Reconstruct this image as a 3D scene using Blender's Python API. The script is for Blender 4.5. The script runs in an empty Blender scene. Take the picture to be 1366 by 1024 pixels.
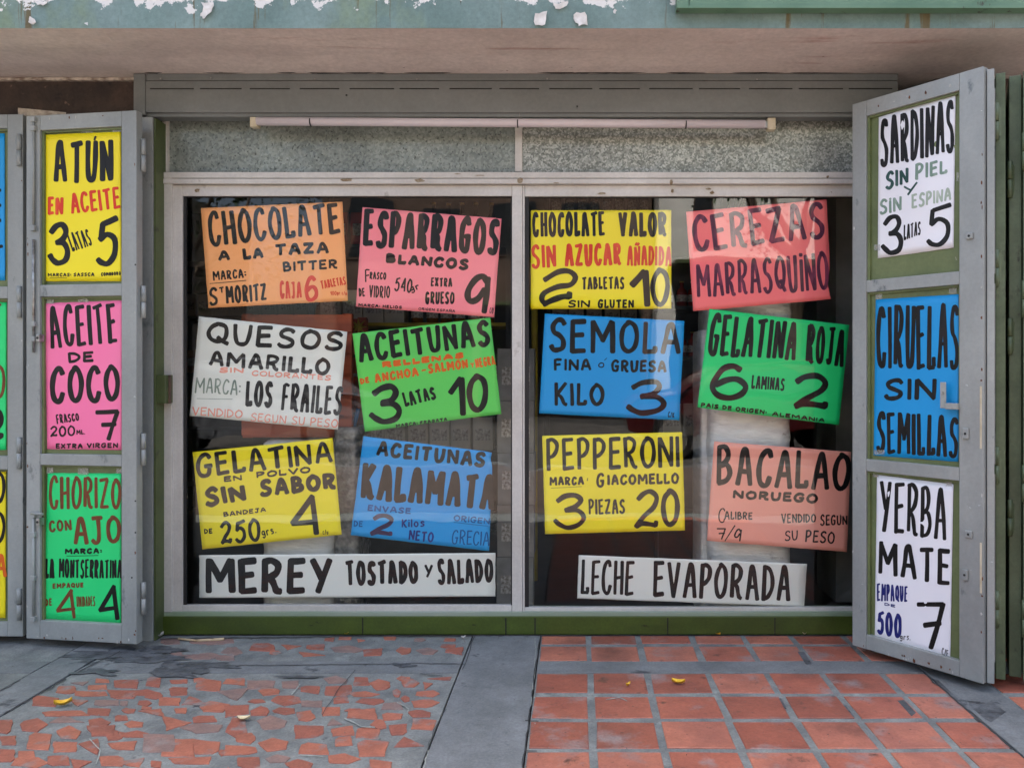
import bpy, bmesh, math, random
from mathutils import Vector, Matrix, noise as mnoise
rnd = random.Random(7)
SC = bpy.context.scene
COL = SC.collection
R = math.radians

# ------------------------------------------------------------------ camera, sky, sun, exposure
F, CX, CY, H = 1060.0, 768.0, 497.0, 1.30          # focal length and vanishing point in photo pixels, eye height
cam = bpy.data.cameras.new('camera'); cam_o = bpy.data.objects.new('camera', cam); COL.objects.link(cam_o)
cam.sensor_width = 36; cam.lens = F / 1366 * 36
cam.shift_x = -(CX - 683) / 1366; cam.shift_y = -(512 - CY) / 1366
cam_o.location = (0, 0, H); cam_o.rotation_euler = (R(90), 0, 0)
cam.clip_start = .05; cam.clip_end = 500
SC.camera = cam_o
world = bpy.data.worlds.new('World'); SC.world = world; world.use_nodes = True
wn = world.node_tree
sky = wn.nodes.new('ShaderNodeTexSky'); sky.sky_type = 'NISHITA'; sky.sun_disc = False
SUN_EL, SUN_AZ = R(68), R(-14)                     # azimuth from +Y clockwise: the sun stands behind the shop, whose facade lies in open shade
sky.sun_elevation = SUN_EL; sky.sun_rotation = SUN_AZ; sky.dust_density = 7; sky.air_density = 1.0; sky.ozone_density = .3
bg = wn.nodes['Background']; wn.links.new(sky.outputs[0], bg.inputs[0]); bg.inputs[1].default_value = .085
sun = bpy.data.lights.new('sun', 'SUN'); sun.energy = 5.0; sun.angle = R(.5); sun.color = (1, .95, .87)
sun_o = bpy.data.objects.new('sun', sun); COL.objects.link(sun_o)
sd = Vector((math.sin(SUN_AZ) * math.cos(SUN_EL), math.cos(SUN_AZ) * math.cos(SUN_EL), math.sin(SUN_EL)))
sun_o.rotation_euler = sd.to_track_quat('Z', 'Y').to_euler(); sun_o.location = (0, -20, 20)
SC.view_settings.view_transform = 'Standard'; SC.view_settings.look = 'None'
SC.view_settings.exposure = 3.0; SC.view_settings.gamma = 1

# ------------------------------------------------------------------ helpers
def P(px, py, Y): return Vector(((px - CX) * Y / F, Y, H - (py - CY) * Y / F))
def G(px, py, z=0):
    Y = (H - z) * F / (py - CY); return Vector(((px - CX) * Y / F, Y, z))
def lin(r, g, b):
    f = lambda c: (c / 255 / 12.92) if c <= 10 else ((c / 255 + .055) / 1.055) ** 2.4
    return (f(r), f(g), f(b), 1)

def mat(name, c1, c2=None, scale=6, rough=.6, metal=0, bump=0, bscale=80, stretch=(1, 1, 1), spots=(), coat=0, detail=6, lo=.35, hi=.65, spec=.5, grain=0, gscale=110):
    m = bpy.data.materials.new(name); m.use_nodes = True
    t = m.node_tree; N = t.nodes; Lk = t.links; b = N['Principled BSDF']
    b.inputs['Roughness'].default_value = rough; b.inputs['Metallic'].default_value = metal
    b.inputs['Coat Weight'].default_value = coat; b.inputs['Specular IOR Level'].default_value = spec
    tc = N.new('ShaderNodeTexCoord'); mp = N.new('ShaderNodeMapping'); mp.inputs['Scale'].default_value = stretch
    Lk.new(tc.outputs['Object'], mp.inputs[0])
    col = None
    if c2 is not None:
        n = N.new('ShaderNodeTexNoise'); n.inputs['Scale'].default_value = scale; n.inputs['Detail'].default_value = detail
        Lk.new(mp.outputs[0], n.inputs[0])
        r = N.new('ShaderNodeMapRange'); r.inputs[1].default_value = lo; r.inputs[2].default_value = hi; Lk.new(n.outputs[0], r.inputs[0])
        mx = N.new('ShaderNodeMix'); mx.data_type = 'RGBA'; mx.inputs[6].default_value = c1; mx.inputs[7].default_value = c2
        Lk.new(r.outputs[0], mx.inputs[0]); col = mx.outputs[2]
    for (sc, thr, w, sscale, sstr) in spots:          # colour, threshold, softness, scale, stretch
        mp2 = N.new('ShaderNodeMapping'); mp2.inputs['Scale'].default_value = sstr; mp2.inputs['Location'].default_value = (sscale * 1.7, sscale * .3, 3.1)
        Lk.new(tc.outputs['Object'], mp2.inputs[0])
        n = N.new('ShaderNodeTexNoise'); n.inputs['Scale'].default_value = sscale; n.inputs['Detail'].default_value = 8; n.inputs['Roughness'].default_value = .62
        Lk.new(mp2.outputs[0], n.inputs[0])
        r = N.new('ShaderNodeMapRange'); r.inputs[1].default_value = thr; r.inputs[2].default_value = thr + w; Lk.new(n.outputs[0], r.inputs[0])
        mx = N.new('ShaderNodeMix'); mx.data_type = 'RGBA'
        if col: Lk.new(col, mx.inputs[6])
        else: mx.inputs[6].default_value = c1
        mx.inputs[7].default_value = sc; Lk.new(r.outputs[0], mx.inputs[0]); col = mx.outputs[2]
    if grain:
        acc = None
        for sc_, amt in ((gscale, grain), (gscale * .16, grain * .8)):
            n = N.new('ShaderNodeTexNoise'); n.inputs['Scale'].default_value = sc_; n.inputs['Detail'].default_value = 6; n.inputs['Roughness'].default_value = .7
            Lk.new(tc.outputs['Object'], n.inputs[0]); r = N.new('ShaderNodeMapRange'); r.inputs[1].default_value = .3; r.inputs[2].default_value = .7; r.inputs[3].default_value = 1 - amt; r.inputs[4].default_value = 1 + amt; Lk.new(n.outputs[0], r.inputs[0])
            if acc is None: acc = r.outputs[0]
            else: mu = N.new('ShaderNodeMath'); mu.operation = 'MULTIPLY'; Lk.new(acc, mu.inputs[0]); Lk.new(r.outputs[0], mu.inputs[1]); acc = mu.outputs[0]
        sc2 = N.new('ShaderNodeVectorMath'); sc2.operation = 'SCALE'
        if col: Lk.new(col, sc2.inputs[0])
        else: sc2.inputs[0].default_value = c1[:3]
        Lk.new(acc, sc2.inputs['Scale']); col = sc2.outputs[0]
    if col: Lk.new(col, b.inputs['Base Color'])
    else: b.inputs['Base Color'].default_value = c1
    if bump:
        n = N.new('ShaderNodeTexNoise'); n.inputs['Scale'].default_value = bscale; n.inputs['Detail'].default_value = 5
        Lk.new(mp.outputs[0], n.inputs[0])
        bp = N.new('ShaderNodeBump'); bp.inputs['Strength'].default_value = bump; bp.inputs['Distance'].default_value = .01
        Lk.new(n.outputs[0], bp.inputs['Height']); Lk.new(bp.outputs[0], b.inputs['Normal'])
    return m

def tag(o, label=None, cat=None, group=None, kind=None):
    if label: o['label'] = label
    if cat: o['category'] = cat
    if group: o['group'] = group
    if kind: o['kind'] = kind
    return o
def empty(name, loc, label, cat, group=None, rz=0):
    o = bpy.data.objects.new(name, None); COL.objects.link(o); o.location = loc; o.rotation_euler = (0, 0, rz); o.empty_display_size = .1
    return tag(o, label, cat, group)
def wloc(o):
    v = Vector((0, 0, 0))
    while o is not None: v += o.location; o = o.parent
    return v
def obj(name, verts, faces, m, parent=None, smooth=False, world=True, mats=None, fm=None):
    me = bpy.data.meshes.new(name)
    off = wloc(parent) if (parent and world) else Vector((0, 0, 0))
    me.from_pydata([tuple(Vector(v) - off) for v in verts], [], faces)
    for k in (mats or [m]): me.materials.append(k)
    if fm: me.polygons.foreach_set('material_index', fm)
    if smooth: me.polygons.foreach_set('use_smooth', [True] * len(me.polygons))
    me.update()
    o = bpy.data.objects.new(name, me); COL.objects.link(o); o.parent = parent
    return o
def bmobj(name, bm, m, parent=None, smooth=False):
    me = bpy.data.meshes.new(name)
    if parent is not None: bmesh.ops.translate(bm, verts=bm.verts, vec=-wloc(parent))
    bm.to_mesh(me); bm.free(); me.materials.append(m)
    if smooth: me.polygons.foreach_set('use_smooth', [True] * len(me.polygons))
    o = bpy.data.objects.new(name, me); COL.objects.link(o); o.parent = parent
    return o
def add_box(bm, o, ux, uy, uz, bev=0, seg=2):
    """box from corner o with edge vectors ux, uy, uz"""
    o, ux, uy, uz = map(Vector, (o, ux, uy, uz)); vs = []
    for k in range(8): vs.append(bm.verts.new(o + ux * (k & 1) + uy * (k >> 1 & 1) + uz * (k >> 2 & 1)))
    fs = [bm.faces.new([vs[i] for i in f]) for f in ((0, 2, 3, 1), (4, 5, 7, 6), (0, 1, 5, 4), (2, 6, 7, 3), (0, 4, 6, 2), (1, 3, 7, 5))]
    if ux.cross(uy).dot(uz) < 0:
        for f in fs: f.normal_flip()
    if bev:
        es = list({e for f in fs for e in f.edges}); bmesh.ops.bevel(bm, geom=es, offset=bev, segments=seg, affect='EDGES', profile=.6)
def box(name, x0, x1, y0, y1, z0, z1, m, parent=None, bev=.003):
    bm = bmesh.new(); add_box(bm, (x0, y0, z0), (x1 - x0, 0, 0), (0, y1 - y0, 0), (0, 0, z1 - z0), bev); return bmobj(name, bm, m, parent)
def add_cyl(bm, a, b, r, n=14, r2=None):
    a, b = Vector(a), Vector(b); d = (b - a); q = d.to_track_quat('Z', 'Y')
    ra = [bm.verts.new(a + q @ Vector((math.cos(t) * r, math.sin(t) * r, 0))) for t in [2 * math.pi * i / n for i in range(n)]]
    r2 = r if r2 is None else r2
    rb = [bm.verts.new(b + q @ Vector((math.cos(t) * r2, math.sin(t) * r2, 0))) for t in [2 * math.pi * i / n for i in range(n)]]
    for i in range(n): bm.faces.new((ra[i], ra[(i + 1) % n], rb[(i + 1) % n], rb[i]))
    bm.faces.new(ra[::-1]); bm.faces.new(rb)
def cyl(name, a, b, r, m, parent=None, n=14, r2=None):
    bm = bmesh.new(); add_cyl(bm, a, b, r, n, r2); o = bmobj(name, bm, m, parent)
    o.data.polygons.foreach_set('use_smooth', [len(p.vertices) == 4 for p in o.data.polygons]); return o

# ------------------------------------------------------------------ materials
W1 = (1, 1, 1)
M = {}
M['door_grey'] = mat('grey_door_paint', lin(150, 155, 152), lin(128, 133, 131), 3, .34, 0, .15, 30, stretch=(1, 1, .35), spots=((lin(92, 100, 102), .62, .06, 9, (1, 1, .5)), (lin(176, 182, 182), .70, .02, 30, W1), (lin(96, 70, 52), .735, .02, 24, W1)), grain=0.07, gscale=60)
M['box_grey'] = mat('grey_shutter_box_paint', lin(112, 117, 117), lin(100, 105, 104), 3, .5, 0, .05, 30, stretch=(.3, 1, 1), spots=((lin(60, 58, 55), .74, .03, 40, W1),), grain=0.08, gscale=50)
M['olive'] = mat('olive_green_paint', lin(80, 92, 54), lin(62, 74, 40), 5, .5, 0, .1, 40, spots=((lin(48, 52, 30), .62, .1, 12, W1),), grain=0.12, gscale=80)
M['olive_sheet'] = mat('olive_door_sheet', lin(104, 116, 74), lin(84, 96, 56), 3, .5, 0, .06, 30, spots=((lin(150, 152, 130), .7, .04, 25, W1),), grain=0.1, gscale=60)
M['base_green'] = mat('dark_green_base_paint', lin(66, 82, 24), lin(52, 66, 18), 4, .42, 0, .08, 50, stretch=(.4, 1, 1), spots=((lin(30, 34, 16), .66, .05, 16, (.6, 1, 2)),), grain=0.16, gscale=80)
M['leaf_green'] = mat('green_folded_shutter_paint', lin(90, 104, 78), lin(70, 84, 58), 4, .5, 0, .1, 40, spots=((lin(44, 46, 34), .6, .08, 14, (1, 1, .5)),), grain=0.15, gscale=60)
M['alu'] = mat('pale_aluminium', lin(196, 194, 188), lin(178, 175, 168), 4, .45, .1, .03, 60, stretch=(.5, 1, .5), spots=((lin(120, 112, 98), .66, .1, 7, (1, 1, 1)), (lin(96, 78, 50), .745, .015, 22, W1)), grain=0.08, gscale=70)
M['alu_sill'] = mat('dusty_sill', lin(142, 152, 138), lin(120, 138, 112), 5, .6, 0, .05, 60, stretch=(.3, 1, 1))
M['gasket'] = mat('black_gasket', lin(24, 24, 24), rough=.6)
M['soffit'] = mat('pinkish_soffit_paint', lin(204, 194, 187), lin(186, 175, 170), 1.4, .8, 0, .25, 12, stretch=(.5, 1, 1), spots=((lin(166, 142, 134), .6, .1, 3, (.4, 3, 1)), (lin(84, 62, 46), .71, .02, 11, (.7, 1.5, 1)), (lin(205, 196, 186), .75, .01, 9, W1)), grain=0.13, gscale=40)
M['brown_wall'] = mat('dark_brown_stone', lin(68, 52, 44), lin(42, 33, 29), 9, .6, 0, .3, 30, spots=((lin(104, 84, 72), .64, .06, 25, W1), (lin(24, 20, 18), .63, .06, 14, W1)), grain=0.3, gscale=60)
M['ledge_white'] = mat('peeled_plaster_edge', lin(196, 186, 172), lin(120, 104, 92), 30, .8, 0, .5, 60)
M['tube'] = mat('frosted_lamp_tube', lin(206, 198, 202), lin(194, 186, 190), 3, .3, 0, 0, stretch=(.3, 1, 1), grain=0.03, gscale=40)
M['plastic'] = mat('aged_cream_plastic', lin(196, 188, 164), lin(170, 158, 130), 20, .5)
M['steel'] = mat('worn_steel', lin(170, 172, 170), lin(120, 118, 112), 40, .35, .6, .1, 90)
M['dark'] = mat('black_rubber', lin(18, 18, 18), rough=.6)
def galv(name, ramp, speck, sc):
    m = mat(name, lin(120, 126, 122), None, rough=.42, metal=.35)
    t = m.node_tree; N = t.nodes; L = t.links; b = N['Principled BSDF']
    tc = N.new('ShaderNodeTexCoord'); no = N.new('ShaderNodeTexNoise'); no.inputs['Scale'].default_value = 40; no.inputs['Detail'].default_value = 3
    ad = N.new('ShaderNodeVectorMath'); ad.operation = 'MULTIPLY_ADD'; ad.inputs[1].default_value = (.02, .02, .02); L.new(tc.outputs['Object'], no.inputs[0]); L.new(no.outputs[1], ad.inputs[0]); L.new(tc.outputs['Object'], ad.inputs[2])
    v = N.new('ShaderNodeTexVoronoi'); v.inputs['Scale'].default_value = sc; L.new(ad.outputs[0], v.inputs[0])
    cr = N.new('ShaderNodeValToRGB'); e = cr.color_ramp.elements; e[0].position = .1; e[0].color = ramp[0]; e[1].position = .95; e[1].color = ramp[2]
    k = cr.color_ramp.elements.new(.45); k.color = ramp[1]
    sx = N.new('ShaderNodeSeparateXYZ'); L.new(v.outputs['Color'], sx.inputs[0]); L.new(sx.outputs[0], cr.inputs[0])
    n2 = N.new('ShaderNodeTexNoise'); n2.inputs['Scale'].default_value = 2.6; n2.inputs['Detail'].default_value = 4; L.new(tc.outputs['Object'], n2.inputs[0])
    mr = N.new('ShaderNodeMapRange'); mr.inputs[1].default_value = .3; mr.inputs[2].default_value = .7; mr.inputs[3].default_value = .72; mr.inputs[4].default_value = 1.12; L.new(n2.outputs[0], mr.inputs[0])
    n3 = N.new('ShaderNodeTexNoise'); n3.inputs['Scale'].default_value = 70; n3.inputs['Detail'].default_value = 2; L.new(tc.outputs['Object'], n3.inputs[0])
    m3 = N.new('ShaderNodeMapRange'); m3.inputs[1].default_value = .60; m3.inputs[2].default_value = .68; m3.inputs[3].default_value = 1; m3.inputs[4].default_value = speck; L.new(n3.outputs[0], m3.inputs[0])
    mu = N.new('ShaderNodeMath'); mu.operation = 'MULTIPLY'; L.new(mr.outputs[0], mu.inputs[0]); L.new(m3.outputs[0], mu.inputs[1])
    mm = N.new('ShaderNodeVectorMath'); mm.operation = 'SCALE'; L.new(cr.outputs[0], mm.inputs[0]); L.new(mu.outputs[0], mm.inputs['Scale']); L.new(mm.outputs[0], b.inputs['Base Color'])
    rr = N.new('ShaderNodeMapRange'); rr.inputs[3].default_value = .3; rr.inputs[4].default_value = .6; L.new(sx.outputs[1], rr.inputs[0]); L.new(rr.outputs[0], b.inputs['Roughness'])
    bp = N.new('ShaderNodeBump'); bp.inputs['Strength'].default_value = .35; bp.inputs['Distance'].default_value = .05; L.new(n2.outputs[0], bp.inputs['Height']); L.new(bp.outputs[0], b.inputs['Normal'])
    return m
M['galv'] = galv('galvanised_sheet_dull', (lin(118, 127, 121), lin(132, 141, 135), lin(150, 158, 150)), .38, 90)
M['galv2'] = galv('galvanised_sheet_bright', (lin(114, 120, 112), lin(142, 148, 140), lin(188, 192, 184)), .75, 120)
def glass_mat():
    m = bpy.data.materials.new('window_glass'); m.use_nodes = True; t = m.node_tree; N = t.nodes; L = t.links; N.clear()
    out = N.new('ShaderNodeOutputMaterial'); mx = N.new('ShaderNodeMixShader'); lw = N.new('ShaderNodeLayerWeight'); lw.inputs[0].default_value = .5
    pw = N.new('ShaderNodeMath'); pw.operation = 'POWER'; pw.inputs[1].default_value = 4; L.new(lw.outputs['Facing'], pw.inputs[0])
    fr = N.new('ShaderNodeMapRange'); fr.inputs[3].default_value = .055; fr.inputs[4].default_value = 1; L.new(pw.outputs[0], fr.inputs[0])
    tr = N.new('ShaderNodeBsdfTransparent'); tr.inputs[0].default_value = (.985, .995, .985, 1); gl = N.new('ShaderNodeBsdfGlossy'); gl.inputs['Roughness'].default_value = .012
    tc = N.new('ShaderNodeTexCoord'); n = N.new('ShaderNodeTexNoise'); n.inputs['Scale'].default_value = 1.6; bp = N.new('ShaderNodeBump'); bp.inputs['Strength'].default_value = .02; bp.inputs['Distance'].default_value = .2
    L.new(tc.outputs['Object'], n.inputs[0]); L.new(n.outputs[0], bp.inputs['Height']); L.new(bp.outputs[0], gl.inputs['Normal'])
    L.new(fr.outputs[0], mx.inputs[0]); L.new(tr.outputs[0], mx.inputs[1]); L.new(gl.outputs[0], mx.inputs[2]); L.new(mx.outputs[0], out.inputs[0])
    m2 = bpy.data.materials.new('window_glass_back'); m2.use_nodes = True; t = m2.node_tree; N = t.nodes; L = t.links; N.clear()
    out = N.new('ShaderNodeOutputMaterial'); tr = N.new('ShaderNodeBsdfTransparent'); L.new(tr.outputs[0], out.inputs[0])
    return m, m2
M['glass'], M['glass_back'] = glass_mat()

# ground
M['grout'] = mat('grey_mortar', lin(122, 126, 123), lin(98, 102, 101), 7, .75, 0, .4, 60, spots=((lin(128, 134, 130), .6, .08, 5, W1), (lin(60, 62, 64), .66, .04, 9, W1), (lin(44, 44, 46), .72, .02, 30, W1)), grain=0.26, gscale=110)
M['strip'] = mat('grey_painted_concrete', lin(114, 118, 119), lin(97, 101, 102), 4, .7, 0, .3, 60, spots=((lin(62, 66, 70), .62, .06, 6, W1), (lin(50, 52, 54), .7, .02, 25, W1), (lin(150, 155, 155), .76, .01, 40, W1)), grain=0.2, gscale=110)
M['under'] = mat('dark_joint_dirt', lin(44, 44, 44), lin(30, 30, 30), 20, .9)
M['tar'] = mat('dark_damp_patch', lin(62, 65, 68), lin(88, 92, 95), 16, .6, 0, .4, 50, spots=((lin(44, 45, 47), .58, .05, 12, (1, 3, 1)),), grain=0.25, gscale=90)
TILE = [mat('red_clay_tile_%s' % n, a, b, 5, .55, 0, .2, 50, spots=((lin(112, 70, 58), .56, .16, 2.4, W1), (lin(136, 118, 114), .55, .14, 6, W1), (lin(92, 62, 52), .62, .08, 9, W1), (lin(70, 56, 50), .66, .03, 45, W1)), grain=0.17, gscale=90)
        for n, a, b in (('plain', lin(160, 94, 75), lin(142, 82, 67)), ('pale', lin(170, 106, 85), lin(148, 92, 77)), ('dark', lin(146, 84, 67), lin(126, 74, 61)))]
FRAG = [mat('broken_tile_%s' % n, a, b, 8, .6, 0, .2, 60, spots=((lin(128, 116, 112), .56, .12, 9, W1), (lin(92, 56, 46), .68, .05, 22, W1)), grain=0.2, gscale=120)
        for n, a, b in (('orange', lin(162, 98, 77), lin(144, 88, 71)), ('red', lin(150, 88, 71), lin(132, 80, 67)), ('dusty', lin(134, 106, 97), lin(118, 99, 94)))]

# ------------------------------------------------------------------ ground
gnd = obj('ground', [(-60, -60, -.012), (60, -60, -.012), (60, 60, -.012), (-60, 60, -.012)], [(0, 1, 2, 3)], M['under']); tag(gnd, kind='structure')
road = obj('road', [(-60, -11, -.008), (60, -11, -.008), (60, -3.2, -.008), (-60, -3.2, -.008)], [(0, 1, 2, 3)], mat('asphalt', lin(70, 68, 66), lin(58, 56, 54), 30, .85, 0, .3, 90)); tag(road, kind='structure')
pav = empty('pavement', (0, 0, 0), None, None); tag(pav, kind='structure')
def slab(name, x0, x1, y0, y1, z, m):
    bm = bmesh.new(); add_box(bm, (x0, y0, -.011), (x1 - x0, 0, 0), (0, y1 - y0, 0), (0, 0, z + .011), .0015, 1); return bmobj(name, bm, m, pav)
XS = [(-5.6, -2.362, 'grout'), (-2.352, -2.182, 'strip'), (-2.174, -.512, 'grout'), (-.505, -.176, 'strip'), (-.170, 1.511, 'grout'), (1.519, 1.722, 'strip'), (1.726, 5.6, 'grout')]
BY = (3.445, 3.578)
for x0, x1, mm in XS:
    if mm == 'strip': slab('concrete_strip', x0, x1, -3.1, 3.925, .003, M[mm])
    else:
        slab('mortar_bed', x0, x1, -3.1, BY[0] - .003, 0, M[mm]); slab('mortar_bed', x0, x1, BY[1] + .003, 3.925, 0, M[mm])
        slab('concrete_strip', x0, x1, BY[0], BY[1], .002, M['strip'])
slab('concrete_strip', -5.6, 5.6, 3.926, 4.06, -.001, M['strip'])
slab('bounce_paving', -20, 20, -3.1, .6, .008, mat('brown_bounce_paving', lin(98, 84, 76), lin(80, 70, 64), 3, .85))  # unseen sheet added to bounce sunlight up to the soffit
slab('kerb', -60, 60, -3.3, -3.102, .004, M['strip'])
# square clay tiles
tile_me = {}
def tile(x0, x1, y0, y1):
    sk = [rnd.uniform(-.004, .004) for _ in range(8)]; z = .003 + rnd.uniform(-.0008, .0015)
    c = [Vector((x0 + sk[0], y0 + sk[1], 0)), Vector((x1 + sk[2], y0 + sk[3], 0)), Vector((x1 + sk[4], y1 + sk[5], 0)), Vector((x0 + sk[6], y1 + sk[7], 0))]
    poly_piece('tile', c, z, rnd.choice(TILE))
def poly_piece(name, c, z, m):
    n = len(c); ctr = sum(c, Vector((0, 0, 0))) / n
    vs = [Vector((p.x, p.y, -.004)) for p in c] + [Vector((p.x, p.y, z - .002)) for p in c] + [Vector((p.x + (ctr.x - p.x) * .03, p.y + (ctr.y - p.y) * .03, z)) for p in c]
    fs = [tuple(range(2 * n, 3 * n))]
    for k in (0, n):
        for i in range(n): j = (i + 1) % n; fs.append((k + i, k + j, k + n + j, k + n + i))
    o = obj(name, vs, fs, m, pav); return o
cols = [(-.163, .048), (.076, .291), (.321, .556), (.586, .810), (.838, 1.046), (1.074, 1.304), (1.334, 1.506)]
rows = [(3.81, 3.918), (3.585, 3.77), (3.225, 3.43), (2.99, 3.188), (2.75, 2.955), (2.515, 2.72)]
for k in range(7): rows.append((2.515 - .237 * (k + 1), 2.72 - .237 * (k + 1)))
cols2 = [(1.732 + .255 * k, 1.96 + .255 * k) for k in range(5)]
for ri, (y0, y1) in enumerate(rows):
    for x0, x1 in cols: tile(x0, x1, y0, y1)
    if ri < 8:
        for x0, x1 in cols2: tile(x0, x1, y0, y1)
# broken tile pieces of the crazy paving
Z5 = [(20,248,60,50),(490,232,100,22),(620,222,80,22),(775,232,135,50),(930,225,85,60),(1085,222,100,25),(1210,215,70,25),(1265,245,140,75),(400,275,120,45),(590,258,110,28),(550,298,185,32),(745,298,180,50),(880,292,170,38),(1080,278,110,50),(275,345,150,60),(940,312,110,35),(1030,345,125,45),(470,348,110,40),(645,355,140,32),(755,353,45,25),(880,355,80,32),(1200,345,180,50),(145,415,130,75),(385,418,270,28),(600,408,130,42),(780,400,80,32),(890,385,60,18),(925,412,145,42),(1100,398,70,30),(1300,380,180,60),(25,490,90,80),(190,490,160,75),(400,460,200,38),(600,475,125,55),(735,447,75,32),(815,482,110,38),(1035,475,165,80),(1235,450,140,38),(50,575,100,50),(235,585,140,100),(420,535,140,75),(620,515,160,60),(700,550,115,60),(825,545,155,38),(1235,508,240,55),(395,620,135,60),(550,620,110,90),(750,610,165,50),(960,598,175,100),(1075,625,210,100),(1250,615,160,85),(45,675,100,70),(160,670,95,45),(185,715,215,60),(350,705,130,60),(490,720,120,60),(680,700,145,60),(810,712,180,50),(945,725,60,40),(1175,702,240,40),(1350,655,50,35)]
Z6 = [(40,35,110,40),(205,15,130,40),(350,12,100,25),(490,12,90,28),(265,42,60,20),(455,50,130,22),(460,80,135,20),(60,78,90,22),(180,78,95,28),(302,75,60,38),(655,25,170,35),(790,38,100,38),(630,70,125,35),(755,83,90,18),(865,72,85,38),(958,32,75,38),(1085,35,110,32),(1005,75,70,38),(1140,76,65,28),(1235,30,90,38),(1242,82,75,26),(1200,8,80,20),(60,200,110,35),(190,215,140,42),(355,215,90,38),(595,190,120,38),(730,200,80,42),(835,212,105,55),(955,180,70,22),(990,208,90,40),(1160,180,120,16),(1170,207,105,28),(1085,218,50,38),(1195,248,45,28),(50,262,160,60),(235,250,110,42),(460,238,95,40),(605,248,130,55),(740,264,155,28),(920,258,42,40),(1085,262,120,32),(330,296,150,50),(170,302,90,20),(465,312,110,32),(620,297,75,35),(780,303,150,32),(968,290,45,32),(1072,314,140,42),(60,350,125,60),(185,358,100,48),(320,356,125,35),(435,382,95,55),(570,355,90,42),(690,352,90,20),(745,375,150,55),(898,332,110,35),(890,383,105,38),(1045,370,115,38),(1132,370,70,45),(65,445,110,110),(250,420,150,70),(580,415,75,35),(828,428,80,48),(1060,422,125,55),(110,502,110,55),(445,468,145,65),(635,465,115,50),(765,473,120,60),(935,455,90,55),(1075,475,85,35),(635,522,85,48),(260,535,150,65),(985,523,150,50),(475,560,150,62),(785,550,160,85),(75,568,165,48),(970,612,155,70),(620,612,160,50),(285,613,125,42),(130,635,115,60),(400,645,140,50),(830,645,110,50)]
frags = [(x / 4.553, 860 + y / 4.553, w / 4.553, h / 4.553) for x, y, w, h in Z5] + [(300 + x / 4.018, 860 + y / 4.018, w / 4.018, h / 4.018) for x, y, w, h in Z6]
for row, (py, n, x0) in enumerate(((852, 9, 440), (1034, 22, 10), (1050, 22, 0), (1068, 21, 12), (1088, 20, 0))):   # rows just outside the frame and by the sill
    for i in range(n): frags.append((x0 + (i + rnd.uniform(-.2, .2)) * (540 - x0) / n if row else 440 + i * 20, py + rnd.uniform(-3, 3), rnd.uniform(20, 34) * (1 if row else .5), rnd.uniform(9, 15) * (1 if row else .4)))
for k in range(14): frags.append((300 + rnd.uniform(-90, -5) * (k % 7) / 3, 853 + (k // 7) * 18 + rnd.uniform(0, 6), rnd.uniform(14, 26), rnd.uniform(4, 8)))
for (cx, cy, w, h) in frags:
    ns = rnd.choice((3, 4, 4, 4, 5, 5)); a0 = rnd.uniform(0, 6.28); pts = []
    if ns == 4: angs = [math.radians(q + rnd.uniform(-16, 16)) for q in (35, 145, 215, 325)]
    else: angs = [a0 + 2 * math.pi * (i + rnd.uniform(-.16, .16)) / ns for i in range(ns)]
    raw = [(math.cos(a) * rnd.uniform(.85, 1.1), math.sin(a) * rnd.uniform(.85, 1.1)) for a in angs]
    sx = max(p[0] for p in raw) - min(p[0] for p in raw); sy = max(p[1] for p in raw) - min(p[1] for p in raw)
    for (u, v) in raw: pts.append(G(cx + u * w * 1.1 / sx, min(cy - v * h * 1.12 / sy, 1200)))
    ok = all(p.y < 3.915 for p in pts) and not any(BY[0] < p.y < BY[1] for p in pts)
    mx = max(p.x for p in pts); mn = min(p.x for p in pts)
    if not ok or mx > -.52 or (mx > -2.352 and mn < -2.18): continue
    # knock one corner of the outline
    if len(pts) > 3 and rnd.random() < .5:
        i = rnd.randrange(len(pts)); a, b, c = pts[i - 1], pts[i], pts[(i + 1) % len(pts)]
        pts[i:i + 1] = [b.lerp(a, .25), b.lerp(c, .25)]
    if (pts[1] - pts[0]).cross(pts[2] - pts[1]).z < 0: pts.reverse()
    q_ = []
    for a, b in zip(pts, pts[1:] + pts[:1]):
        e_ = b - a; q_.append(a)
        for t_ in (.33, .68): q_.append(a + e_ * t_ + Vector((-e_.y, e_.x, 0)) * rnd.uniform(-.035, .035))
    pts = q_
    near_patch = cy < 880 and cx < 330
    poly_piece('tile_fragment', pts, .0025 + rnd.uniform(0, .0012), FRAG[2] if near_patch else rnd.choice((FRAG[0], FRAG[0], FRAG[1], FRAG[1], FRAG[2])))
# damp dark stains lying on the concrete: irregular thin sheets
def stain(name, px, py, w, h, seed, z=.0046, m=None, n=40):
    pts = []; r_ = random.Random(seed)
    for i in range(n):
        a = -2 * math.pi * i / n; q = .62 + .55 * mnoise.noise(Vector((math.cos(a) * 1.7 + seed, math.sin(a) * 1.7, seed * .3))) + .25 * mnoise.noise(Vector((math.cos(a) * 6, math.sin(a) * 6 + seed, 0)))
        g = G(px + math.cos(a) * w / 2 * q * 1.5, py + math.sin(a) * h / 2 * q * 1.5); pts.append((g.x, g.y, z))
    o = obj(name, pts + [(x, y, z - .0009) for x, y, _ in pts], [tuple(range(n))] + [(i, n + i, n + (i + 1) % n, (i + 1) % n) for i in range(n)], m or M['tar'], pav); return o
for s_ in ((160, 872, 150, 14, 1), (200, 878, 120, 12, 2), (238, 893, 90, 20, 3), (275, 889, 90, 10, 5), (130, 897, 60, 8, 6), (215, 868, 60, 8, 11), (540, 888, 26, 5, 7), (400, 904, 60, 3, 8), (1073, 878, 0, 0, 9)):
    if s_[2]: stain('stain', *s_, z=.0042 + s_[4] * .00025)
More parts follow.
